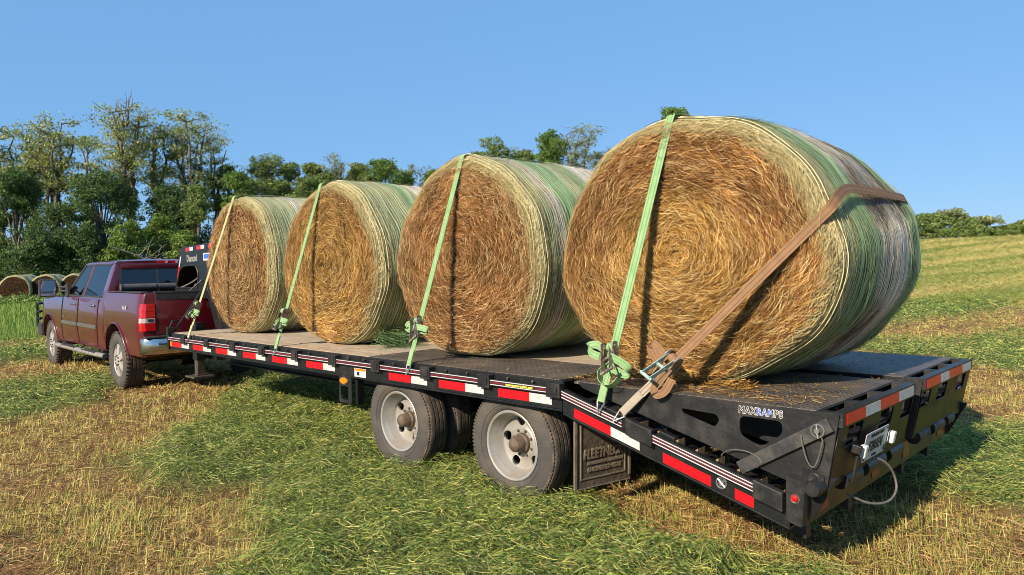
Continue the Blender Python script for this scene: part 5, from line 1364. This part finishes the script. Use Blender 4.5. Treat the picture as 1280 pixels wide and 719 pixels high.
# leaf fragments among them
x, y, r = scatter(330000, 2.6, 26, 1.7); g = greenness(x, y); k = (RNG.random(len(x)) < g ** 1.5) & (tallgrass(x, y) < .5); x, y, r = x[k], y[k], r[k]
lying(cut, x, y, r, RNG.uniform(.012, .04, len(x)) * np.maximum(1, r / 9), LEAFC, .09, .0095, 3, coh=3.)
# long pale stems here and there
x, y, r = scatter(9000, 2.6, 16, 1.4); g = greenness(x, y); k = RNG.random(len(x)) < .15 + .5 * g; x, y, r = x[k], y[k], r[k]
lying(cut, x, y, r, RNG.uniform(.15, .45, len(x)), [(.46, .44, .18), (.38, .40, .13), (.5, .43, .22)], .10, .0034, 7)
tag(cut.build('cut_hay', [K['grass']]), 'rows of freshly cut green hay lying in tangled heaps on the field', 'hay', kind='stuff')
# stubble: upright stalks in clumps
x, y, r = scatter(95000, 2.6, 34, 1.75); g = greenness(x, y); k = (RNG.random(len(x)) < (1 - g) ** 1.0 * np.clip(2.2 * fbm(x * 2.4, y * 2.4, 51) - .45, .1, 1.2)) & (tallgrass(x, y) < .5); x, y, r = x[k], y[k], r[k]
m_ = 7; x = (x[:, None] + RNG.normal(0, .028, (len(x), m_))).ravel(); y = (y[:, None] + RNG.normal(0, .028, (len(y), m_))).ravel(); r = np.repeat(r, m_)
N = len(x); tall = .35 + 1.25 * fbm(x * .8, y * .8, 52); ln = RNG.gamma(4, .0112, N) * tall ** 1.4; a = .75 + 1.6 * (fbm(x * .5, y * .5, 54) - .5) + RNG.normal(0, .9, N); tl = np.abs(RNG.normal(.5, .5, N)); s = np.linspace(0, 1, 3)[None, :]
P = np.stack([x[:, None] + np.cos(a)[:, None] * np.sin(tl)[:, None] * ln[:, None] * s ** 1.3, y[:, None] + np.sin(a)[:, None] * np.sin(tl)[:, None] * ln[:, None] * s ** 1.3, hgt(x, y)[:, None] - .005 + (np.cos(tl) * ln)[:, None] * s], -1)
c = cols(STUBC, N); grn = RNG.random(N) < .5 * fbm(x * .9, y * .9, 53); c[grn] = cols([(.20, .27, .05), (.32, .37, .07)], grn.sum())
stub.ribbons(P, RNG.uniform(.0028, .0055, N) * np.maximum(1, r / 6.5), np.stack([-np.sin(a + RNG.normal(0, .8, N)), np.cos(a), 0 * a], -1)[:, None, :].repeat(3, 1), c)
# flattened dead straw between the stalks
x, y, r = scatter(290000, 2.6, 34, 1.75); g = greenness(x, y); k = (RNG.random(len(x)) < (1 - g)) & (tallgrass(x, y) < .5); x, y, r = x[k], y[k], r[k]
lying(stub, x, y, r, RNG.gamma(2.5, .036, len(x)) + .015, DEADC + STUBC[:4] + DEADC, .04, .0038, 4, coh=2.)
tag(stub.build('stubble', [K['grass']]), 'tan and yellow stubble and dead straw between the hay rows', 'stubble', kind='stuff')
# mown field further out
far = NP(); x, y, r = scatter(200000, 26, 112, 1.5, 58, 96); g = greenness(x, y); N = len(x)
pick_g = RNG.random(N) < g; c = cols([(.52, .44, .15), (.58, .50, .19), (.40, .31, .11)], N); c[pick_g] = cols([(.22, .27, .06), (.29, .32, .075), (.16, .21, .05)], pick_g.sum())
ln = RNG.uniform(.08, .22, N) * np.maximum(1, r / 40); a = RNG.uniform(0, 2 * PI, N); s = np.linspace(0, 1, 2)[None, :]
P = np.stack([x[:, None] + np.cos(a)[:, None] * ln[:, None] * s, y[:, None] + np.sin(a)[:, None] * ln[:, None] * s, hgt(x, y)[:, None] + .01 + RNG.uniform(.1, .8, N)[:, None] * ln[:, None] * s], -1)
far.ribbons(P, .0045 * r / 6.5, RNG.normal(0, 1, (N, 1, 3)).repeat(2, 1), c)
tag(far.build('field_grass', [K['grass']]), 'green and straw coloured windrows on the rising field at right', 'grass', kind='stuff')
# uncut green grass between the truck and the far bales
x = RNG.uniform(-12, 16, 120000); y = 17 + 31 * RNG.random(120000) ** 1.4; k = RNG.random(len(x)) < tallgrass(x, y); x, y = x[k], y[k]; N = len(x)
ln = RNG.uniform(.10, .36, N) * (.25 + 1.3 * fbm(x * .7, y * .7, 61)); a = RNG.uniform(0, 2 * PI, N); s = np.linspace(0, 1, 3)[None, :]; tl = np.abs(RNG.normal(0, .4, N))
P = np.stack([x[:, None] + np.cos(a)[:, None] * np.sin(tl)[:, None] * ln[:, None] * s ** 1.6, y[:, None] + np.sin(a)[:, None] * np.sin(tl)[:, None] * ln[:, None] * s ** 1.6, hgt(x, y)[:, None] + (np.cos(tl) * ln)[:, None] * s], -1)
nb = NP(); nb.ribbons(P, RNG.uniform(.010, .02, N) * (y / 22), np.stack([-np.sin(a), np.cos(a), 0 * a], -1)[:, None, :].repeat(3, 1), cols([(.17, .29, .045), (.24, .35, .06), (.12, .21, .035), (.30, .36, .09)], N))
tag(nb.build('tall_grass', [K['grass']]), 'bright green uncut grass in front of the far bales', 'grass', kind='stuff')
TREES = [
    ('locust', 8.85, 62.68, 13.23, 1.49, 'tall thin-leaved tree at the far left edge of the wood'),
    ('locust', 10.87, 64.28, 13.11, 1.16, 'slim tree with see-through crown, second in from the left edge'),
    ('locust', 11.78, 60.97, 13.59, 2.18, 'broad leaning tree with several ivy-wrapped stems left of the tallest tree'),
    ('locust', 15.22, 65.21, 12.98, 1.27, 'short airy tree standing between the broad leaning tree and the tallest tree'),
    ('deadtop', 16.13, 58.63, 14.81, 2.33, 'tallest tree of the wood, with bare dead twigs at its top and an ivy-covered trunk'),
    ('locust', 18.85, 59.79, 14.09, 1.54, 'tree with pale slender bare trunks just right of the tallest tree'),
    ('locust', 20.82, 57.93, 14.19, 2.17, 'round flat-topped tree at the right end of the tall group'),
    ('locust', 23.91, 59.85, 13.65, 1.55, 'last tall ivy-clad tree before the wood steps down to lower trees'),
    ('bush', 8.68, 58.63, 8.92, 1.79, 'dark dense tree filling the lower left corner of the wood'),
    ('bush', 13.58, 56.31, 9.14, 2.47, 'big dark green bushy tree under the tallest tree'),
    ('bush', 10.67, 56.09, 6.58, 1.64, 'low dark bush left of the big dark bushy tree'),
    ('bush', 18.23, 55.74, 8.34, 1.69, 'dark bush growing between the slender pale trunks'),
    ('mid', 19.19, 53.19, 8.17, 1.46, 'olive green bush under the flat-topped tree'),
    ('bright', 21.02, 50.16, 8.98, 1.46, 'bright green leafy tree just above the front bale'),
    ('mid', 26.53, 56.34, 11.82, 2.35, 'medium tree with twin tops above the front bale'),
    ('mid', 29.26, 57.13, 11.12, 1.78, 'round medium tree right of the twin-topped tree'),
    ('mid', 31.05, 56.08, 11.23, 1.53, 'narrow medium tree in the gap between the front bale and the golden bale'),
    ('thin', 31.75, 53.28, 12.18, 1.1, 'lone thin ragged tree sticking up over the golden bale'),
    ('mid', 34.33, 53.96, 11.14, 1.44, 'small rounded tree left of the dense green tree over the golden bale'),
    ('bright', 35.02, 51.01, 11.31, 2.12, 'dense full green tree over the right side of the golden bale'),
    ('thin', 40.91, 54.06, 11.8, 1.55, 'pale feathery tree at the left shoulder of the rusty brown bale'),
    ('mid', 44.06, 45.88, 13.62, 2.4, 'dark leafy tree crown rising over the rusty brown bale'),
    ('bright', 47.52, 42.16, 14.18, 1.79, 'clumpy bright green crown over the right side of the rusty brown bale'),
    ('thin', 49.83, 40.96, 14.51, 2.1, 'airy see-through crown beside the rear bale'),
    ('thin', 52.81, 40.38, 13.41, 1.39, 'low feathery crown touching the left rim of the rear bale'),
    ('bright', 54.24, 32.93, 15.78, 2.14, 'green crown peeping over the top of the rear bale'),
    ('shrub', 13.7, 52.07, 5.21, 1.48, 'yellow-green shrub behind the pickup cab, rising above the brush pile'),
    ('shrub', 17.23, 50.75, 4.5, 1.36, 'yellow-green shrub right behind the gooseneck sign plate'),
    ('shrub', 12.86, 50.77, 3.54, 1.05, 'small low yellow-green shrub directly over the pickup roof'),
    ('shrub', 16.39, 53.23, 5.89, 1.38, 'mid green shrub between the two yellow-green shrubs'),
    ('bush', 8.83, 54.49, 4.49, 1.53, 'dark shrub behind the stored bales at the left'),
    ('bush', 11.3, 53.85, 5.07, 1.43, 'dark shrub above the tow mirror'),
    ('mid', 24.65, 55.06, 9.37, 1.64, 'low rounded tree directly behind the pale front bale'),
    ('mid', 27.4, 55.87, 9.37, 1.85, 'low broad tree behind the gap between the pale and the golden bale'),
    ('mid', 28.93, 53.85, 9.57, 1.73, 'low olive tree left of the golden bale top'),
    ('mid', 30.89, 53.83, 10.13, 1.64, 'low tree at the left rim of the golden bale'),
    ('mid', 33.88, 51.84, 10.02, 1.68, 'low tree hugging the top of the golden bale'),
    ('mid', 36.94, 50.82, 10.45, 1.73, 'low tree left of the pale feathery one'),
    ('mid', 39.84, 49.76, 10.64, 1.62, 'low tree at the left rim of the rusty brown bale'),
    ('mid', 44.26, 48.48, 12.62, 1.69, 'dark low tree at the top left of the rusty brown bale'),
    ('mid', 46.51, 44.79, 12.55, 1.82, 'low tree between the dark leafy crown and the clumpy bright crown'),
    ('mid', 24.25, 58.59, 10.84, 1.28, 'medium tree left of the bright green leafy tree'),
    ('mid', 113.36, 27.79, 8.05, 1.61, 'leftmost far tree crown beside the rear bale'),
    ('mid', 113.94, 25.48, 7.71, 1.48, 'far tree second from the rear bale on the hilltop'),
    ('thin', 116.11, 24.97, 8.22, 1.39, 'far tree with a loose lopsided top sticking out'),
    ('mid', 114.5, 23.01, 7.24, 1.44, 'round far tree in the middle of the hilltop row'),
    ('thin', 117.8, 21.94, 7.06, 1.25, 'far tree leaning right with a flat top'),
    ('mid', 113.73, 21.88, 6.26, 1.32, 'lower far tree in front of the leaning flat-topped one'),
    ('mid', 120.11, 20.52, 6.03, 1.45, 'low far tree after the dip in the hilltop row'),
    ('mid', 121.39, 19.1, 6.33, 1.33, 'far tree second from the right edge'),
    ('mid', 121.7, 17.23, 6.7, 1.5, 'far tree at the right edge of the picture'),
    ('mid', 114.76, 30.29, 8.03, 1.46, 'far tree half hidden by the edge of the rear bale'),
]
FB = [(6.05, 47.43), (7.50, 47.10), (8.95, 46.72)]
def blades_tree(nb, C, spread, n, size, pal, flat=.5):
    """n small leaf faces round each cluster centre C (M,3)"""
    M = len(C); P = np.repeat(C, n, 0); N = len(P)
    u = RNG.normal(0, 1, (N, 3)); u /= np.linalg.norm(u, axis=1, keepdims=True) + 1e-9; rad = RNG.random(N) ** .45
    sp = np.repeat(spread, n)
    P = P + u * (rad * sp)[:, None] * np.array([1, 1, flat])
    a = RNG.normal(0, 1, (N, 3)); a /= np.linalg.norm(a, axis=1, keepdims=True); b = np.cross(a, RNG.normal(0, 1, (N, 3))); b /= np.linalg.norm(b, axis=1, keepdims=True) + 1e-9
    s = size * RNG.uniform(.55, 1.4, (N, 1))
    V = np.stack([P - a * s, P + b * s * .55, P + a * s, P - b * s * .55], 1).reshape(-1, 3)
    clus = np.repeat(RNG.uniform(.7, 1.3, M), n)[:, None]
    c = cols(pal, N, .7, 1.3) * clus
    nb.add(V, np.arange(N * 4).reshape(-1, 4), np.repeat(c, 4, 0))

LP = dict(locust=[(.23, .28, .07), (.30, .33, .085), (.17, .22, .06), (.36, .37, .12)],
          bush=[(.065, .12, .034), (.10, .165, .046), (.14, .20, .056), (.05, .09, .028)],
          mid=[(.13, .195, .052), (.18, .245, .064), (.095, .15, .042), (.24, .29, .085)],
          bright=[(.10, .19, .036), (.135, .225, .045), (.075, .14, .03), (.18, .26, .06)],
          thin=[(.18, .22, .09), (.23, .26, .11), (.14, .18, .07), (.27, .29, .13)],
          shrub=[(.14, .22, .035), (.18, .26, .045), (.10, .17, .03), (.21, .27, .06)],
          ivy=[(.035, .065, .02), (.05, .085, .026), (.028, .05, .018)])
BARKC = np.array([.15, .125, .10])
def limb(nb, pts, r0, r1, n=6):
    pts = np.array(pts, float); K_ = len(pts); rad = np.linspace(r0, r1, K_)
    d = np.gradient(pts, axis=0); d /= np.linalg.norm(d, axis=1, keepdims=True) + 1e-9
    ref = np.array([.31, .95, .05]); a = np.cross(d, ref); a /= np.linalg.norm(a, axis=1, keepdims=True); b = np.cross(d, a)
    t = np.linspace(0, 2 * PI, n, endpoint=False)
    V = pts[:, None, :] + rad[:, None, None] * (a[:, None, :] * np.cos(t)[None, :, None] + b[:, None, :] * np.sin(t)[None, :, None])
    i = np.arange(K_ - 1)[:, None]; j = np.arange(n)[None, :]; j2 = (j + 1) % n
    nb.add(V.reshape(-1, 3), np.stack([i * n + j, i * n + j2, (i + 1) * n + j2, (i + 1) * n + j], -1).reshape(-1, 4), BARKC * RNG.uniform(.75, 1.3))
def wander(p, q, k, amp):
    p = np.array(p, float); q = np.array(q, float); t = np.linspace(0, 1, k)[:, None]
    o = RNG.normal(0, 1, (k, 3)).cumsum(0); o -= o[0] + (o[-1] - o[0]) * t; return p + (q - p) * t + o * amp
def make_tree(kind, x, y, ztop, hw, label, far):
    if kind == 'bush': hw *= 1.4
    if far: hw *= 1.55
    z0 = float(terrain(np.array([x]), np.array([y]))[0]) - .05; H = max(1.2, ztop - z0); dist = math.hypot(x + 4.7, y + 2.9)
    name = 'shrub' if kind == 'shrub' or (kind == 'bush' and H < 6.2) else 'tree'
    root = thing(name, label, name, (x, y, z0), 0, 'far trees on the hilltop' if far else ('shrubs at the edge of the wood' if name == 'shrub' else 'trees of the wood behind the bales'))
    tb = NP(); lb = NP(); ls = .00125 * dist if not far else .0013 * dist
    if kind in ('locust', 'deadtop', 'thin'):
        ns = {'locust': 3, 'deadtop': 3, 'thin': 2}[kind]; C = []; S = []
        lean = RNG.normal(0, .25, 2)
        fork = H * RNG.uniform(.22, .42); base = np.array([lean[0] * .4, lean[1] * .4, fork])
        limb(tb, wander((0, 0, -.2), base, 6, .05), .024 * H, .017 * H, 8)
        for k in range(ns + (2 if hw > 1.6 else 0)):
            a = 2 * PI * k / ns + RNG.uniform(-.5, .5); rr = hw * RNG.uniform(.25, .8)
            top = np.array([rr * math.cos(a), rr * math.sin(a), H * RNG.uniform(.86, .97)])
            st = wander(base, top, 9, .16); limb(tb, st, .014 * H, .003 * H, 6)
            for m_ in range(11):
                q = st[RNG.integers(3, 9)]; a2 = RNG.uniform(0, 2 * PI); L_ = hw * RNG.uniform(.25, .85); up_ = RNG.uniform(.15, .75) * L_
                tip = q + np.array([L_ * math.cos(a2), L_ * math.sin(a2), up_]); tip[2] = min(tip[2], H * .985)
                d_ = math.hypot(tip[0], tip[1]); 
                if d_ > hw: tip[:2] *= hw / d_
                limb(tb, wander(q, tip, 4, .06), .0042 * H, .0012 * H, 4)
                C += [tip, q * .45 + tip * .55 + RNG.normal(0, .15, 3)]; S += [RNG.uniform(.5, .95) * (.5 + .25 * hw), RNG.uniform(.3, .7) * (.5 + .25 * hw)]
                for e in range(3):
                    tw = q.copy() * (.6 - .25 * e) + tip * (.4 + .25 * e); t2 = tw + np.array([RNG.normal(0, .5), RNG.normal(0, .5), RNG.uniform(.0, .55)]); t2[2] = min(t2[2], H * .99); limb(tb, wander(tw, t2, 3, .05), .0018 * H, .0008 * H, 3)
                C.append(tip + RNG.normal(0, .5, 3) * np.array([1, 1, .35])); S.append(RNG.uniform(.3, .6))
            if kind != 'thin' and RNG.random() < .6:   # ivy up the stem
                iv = st[:6] ; blades_tree(lb, np.repeat(iv, 3, 0) + RNG.normal(0, .08, (18, 3)), np.full(18, .26), 60, ls * .8, LP['ivy'], 1.4)
        if RNG.random() < .75 and kind != 'thin':
            tt = np.linspace(.1, 1, 12)[:, None]; blades_tree(lb, base * tt, np.full(12, .28), 80, ls * .8, LP['ivy'], 1.3)
        if kind == 'deadtop':
            for k in range(7):
                a = RNG.uniform(0, 2 * PI); q = np.array([.2 * math.cos(a), .2 * math.sin(a), H * .88]); tip = np.array([1.5 * math.cos(a) * RNG.random(), 1.3 * math.sin(a) * RNG.random(), H * RNG.uniform(.95, 1.0) + .6])
                w_ = wander(q, tip, 5, .1); limb(tb, w_, .05, .02, 4)
                for m_ in range(3): limb(tb, wander(w_[2 + m_ % 3], w_[2 + m_ % 3] + np.array([RNG.normal(0, .5), RNG.normal(0, .5), RNG.uniform(.2, .7)]), 3, .05), .022, .012, 3)
        C = np.array(C); S = np.array(S); n_ = 46 if kind != 'thin' else 36
        blades_tree(lb, C, S * 1.25, n_, ls, LP['thin' if kind == 'thin' else 'locust'], .62)
    else:
        dens = dict(bush=1.0, mid=.85, bright=1.0, shrub=1.0)[kind]; C = []; S = []
        limb(tb, wander((0, 0, -.2), (RNG.normal(0, .2), RNG.normal(0, .2), H * .6), 6, .08), .022 * H + .02, .008 * H, 7)
        nl = int(8 + 3 * hw) if H < 7 else int(11 + 3.6 * hw)
        low = .03 if name == 'shrub' or kind == 'bush' or far else .12
        for k in range(nl):
            a = RNG.uniform(0, 2 * PI); zr = low + (1 - low) * RNG.random() ** .8; 
            if k == 0: zr = .93
            prof_ = math.sin(PI * min(1, .18 + .80 * zr)) ** .7
            rr = hw * prof_ * RNG.uniform(.35, .95); lr = (hw * RNG.uniform(.28, .5) * (.5 + .5 * prof_)) if H < 3.5 else min(hw * .5, RNG.uniform(.7, 1.35))
            c0 = np.array([rr * math.cos(a) * .8, rr * math.sin(a) * .8, min(zr * H, H - lr * .8)])
            limb(tb, wander((0, 0, c0[2] * .5), c0, 4, .08), .009 * H, .003 * H, 5)
            m_ = int(20 * dens); u = RNG.normal(0, 1, (m_, 3)); u /= np.linalg.norm(u, axis=1, keepdims=True)
            C.append(c0 + u * lr * RNG.uniform(.55, 1.1, (m_, 1)) * np.array([1, 1, .8])); S.append(np.full(m_, lr * .36) * RNG.uniform(.6, 1.3, m_))
        # a few sprigs breaking the outline
        for k in range(int(5 + 3 * hw)):
            a = RNG.uniform(0, 2 * PI); zr = RNG.uniform(.45, 1.0); pr = math.sin(PI * min(1, .18 + .80 * zr)) ** .7 * hw
            C.append(np.array([[pr * math.cos(a), pr * math.sin(a), H * zr]])); S.append(np.array([RNG.uniform(.2, .4)]))
        C = np.concatenate(C); S = np.concatenate(S); keep = C[:, 2] > .1
        blades_tree(lb, C[keep], S[keep] * 1.2, 52 if not far else 30, ls * (1 if H > 3.5 else .85), LP[kind], .8)
    tb.build('trunk', [K['bark']], root); lb.build('crown', [K['leaf']], root)
for k, t in enumerate(TREES): make_tree(*t, far=t[0] and t[1] > 80)

# dark thicket at the foot of the wood (one mass nobody could count)
lb = NP(); N = 2400; t = RNG.random(N); x = 3.0 + t * 46; y = 62.0 - t * 14 + RNG.normal(0, 1.0, N); 
top = 3.2 + 3.2 * fbm(x * .35, x * 0, 71) + 1.4 * (fbm(x * 1.3, x * 0 + 5, 72) - .5)
C = np.stack([x, y, terrain(x, y) + top * RNG.random(N) ** .7], -1)
blades_tree(lb, C, RNG.uniform(.45, .9, N), 60, .085, LP['bush'] + LP['mid'][:1], .8)
tag(lb.build('thicket', [K['leaf']]), 'dark thicket of undergrowth along the foot of the wood', 'undergrowth', kind='stuff')
# rank weeds in front of the stored bales and along the wood edge
lb = NP(); N = 900; x = RNG.uniform(2, 22, N); y = 43 - (x - 5) * .28 + RNG.normal(0, 1.2, N); C = np.stack([x, y, terrain(x, y) + .12 + .3 * RNG.random(N) ** 2], -1)
blades_tree(lb, C, RNG.uniform(.2, .45, N), 34, .055, LP['shrub'] + LP['mid'], .7)
tag(lb.build('weeds', [K['leaf']]), 'leafy green weeds growing in front of the stored bales', 'weeds', kind='stuff')
# brush pile of grey logs and branches
nb = NP(); N = 420
cx = RNG.uniform(9.3, 16.2, N); cy = 49.6 - (cx - 9.3) * .36 + RNG.normal(0, .8, N); hz = RNG.random(N) ** .8 * (1.0 + 1.3 * sstep(cx, 10.5, 14))
for k in range(N):
    a = RNG.normal(.1, .7); L_ = RNG.uniform(.6, 2.6); e = RNG.normal(0, .22); d_ = np.array([math.cos(a), math.sin(a), e]) * L_ / 2
    c_ = np.array([cx[k], cy[k], float(terrain(np.array([cx[k]]), np.array([cy[k]]))[0]) + .1 + hz[k]]); c_[2] = max(c_[2], abs(d_[2]) + .03); sv = BARKC.copy(); BARKC[:] = np.array([.17, .15, .125]) * RNG.uniform(.6, 1.3)
    r_ = RNG.gamma(2, .025) + .015; limb(nb, wander(c_ - d_, c_ + d_, 4, .04), r_, r_ * .6, 6); BARKC[:] = sv
tag(nb.build('brush_pile', [K['bark']]), 'heap of grey logs and branches piled at the edge of the wood', 'brush pile', kind='stuff')
nb = NP(); sv = BARKC.copy(); BARKC[:] = (.26, .23, .19)
b0 = np.array([13.2, 48.2, 2.0]); root = thing('dead_branch', 'bleached forked dead branch sticking out of the brush pile', 'dead branch', tuple(b0))
st = wander((-1.6, .3, 1.3), (1.3, 0, .25), 7, .05); limb(nb, st, .035, .06, 6)
for (k, dx, dz) in ((4, .9, 1.6), (5, .7, 1.1), (3, .55, .9), (4, 1.4, 1.0), (5, 1.2, .7)):
    w_ = wander(st[k], st[k] + np.array([dx, RNG.normal(0, .3), dz]), 5, .07); limb(nb, w_, .028, .010, 5); limb(nb, wander(w_[2], w_[2] + np.array([.4, .1, .25]), 3, .04), .015, .008, 4)
limb(nb, wander((.0, .1, -2.0), st[4], 4, .05), .07, .06, 6); nb.build('branch', [K['bark']], root); BARKC[:] = sv

# bales stored at the edge of the wood
az = math.radians(63)
for k, (bx_, by_, lab) in enumerate(((FB[0][0], FB[0][1], 'stored bale at the left edge of the photo, its brown round end facing out'), (FB[1][0], FB[1][1], 'stored bale with a brown round end just left of the tow mirror'), (FB[2][0], FB[2][1], 'stored bale with a yellowish wrapped top, half hidden by the pickup cab'),
        (FB[0][0] + 1.75 * math.cos(az), FB[0][1] + 1.75 * math.sin(az), 'pale wrapped bale stored behind the leftmost bale'), (FB[1][0] + 1.75 * math.cos(az), FB[1][1] + 1.75 * math.sin(az), 'pale wrapped bale stored behind the one beside the tow mirror'), (FB[2][0] + 1.75 * math.cos(az), FB[2][1] + 1.75 * math.sin(az), 'wrapped bale at the back of the store, behind the half hidden one'))):
    bale('hay_bale', lab, 'bales stored at the edge of the wood', (bx_, by_, float(hgt(np.array([bx_]), np.array([by_]))[0]) + .0), az, .84, .82, 1.5, 'brown' if k < 3 else 'pale', [(-.1, .3, 'pale'), (.3, .45, 'grey'), (.45, .7, 'white'), (.7, 1.2, 'olive')], 1300, 900, 26, False, 20 + k, outer=('dark', .0), thread_w=.03, rear_face=False)  # dark outer strands put shade into the colour of the sunlit round ends
# ------------------------------------------------------------------ LIGHT, SKY, CAMERA
SUN = Vector((-1, -.08, .57)).normalized()
ELEV = math.asin(SUN.z)
sd = bpy.data.lights.new('sun', 'SUN'); sd.energy = 5.0; sd.angle = math.radians(.5); sd.color = (1, .86, .68)
so = bpy.data.objects.new('sun', sd); COL.objects.link(so); so.rotation_euler = SUN.to_track_quat('Z', 'Y').to_euler(); so.location = (-30, 0, 20)
w = bpy.data.worlds.new('World'); SC.world = w; w.use_nodes = True; nt = w.node_tree
bg = nt.nodes['Background']; sk = nt.nodes.new('ShaderNodeTexSky'); sk.sky_type = 'NISHITA'; sk.sun_disc = False
sk.sun_elevation = ELEV; sk.sun_rotation = math.atan2(SUN.x, SUN.y); sk.altitude = 200; sk.air_density = 1.0; sk.dust_density = .25; sk.ozone_density = 3.5
mxw = nt.nodes.new('ShaderNodeMix'); mxw.data_type = 'RGBA'; mxw.inputs['Factor'].default_value = .78; mxw.inputs['B'].default_value = (1.12, 2.66, 5.0, 1)
nt.links.new(sk.outputs[0], mxw.inputs['A']); nt.links.new(mxw.outputs['Result'], bg.inputs['Color']); bg.inputs['Strength'].default_value = .10
cd = bpy.data.cameras.new('camera'); cd.sensor_width = 36; cd.lens = 921.9 / 1280 * 36; cd.clip_start = .05; cd.clip_end = 3000
co = bpy.data.objects.new('camera', cd); COL.objects.link(co)
yaw, pitch, roll = .804, -.028, -.018
d = Vector((math.sin(yaw) * math.cos(pitch), math.cos(yaw) * math.cos(pitch), math.sin(pitch))); r0 = Vector((math.cos(yaw), -math.sin(yaw), 0)); u0 = r0.cross(d)
r2 = r0 * math.cos(roll) + u0 * math.sin(roll); u2 = -r0 * math.sin(roll) + u0 * math.cos(roll)
co.matrix_world = Matrix(((r2.x, u2.x, -d.x, CAMP[0]), (r2.y, u2.y, -d.y, CAMP[1]), (r2.z, u2.z, -d.z, CAMP[2]), (0, 0, 0, 1)))
SC.camera = co
SC.render.engine = 'CYCLES'
SC.view_settings.view_transform = 'Standard'; SC.view_settings.look = 'None'; SC.view_settings.exposure = .72; SC.view_settings.gamma = 1
SC.cycles.filter_width = .95; SC.cycles.max_bounces = 6; SC.cycles.transparent_max_bounces = 12
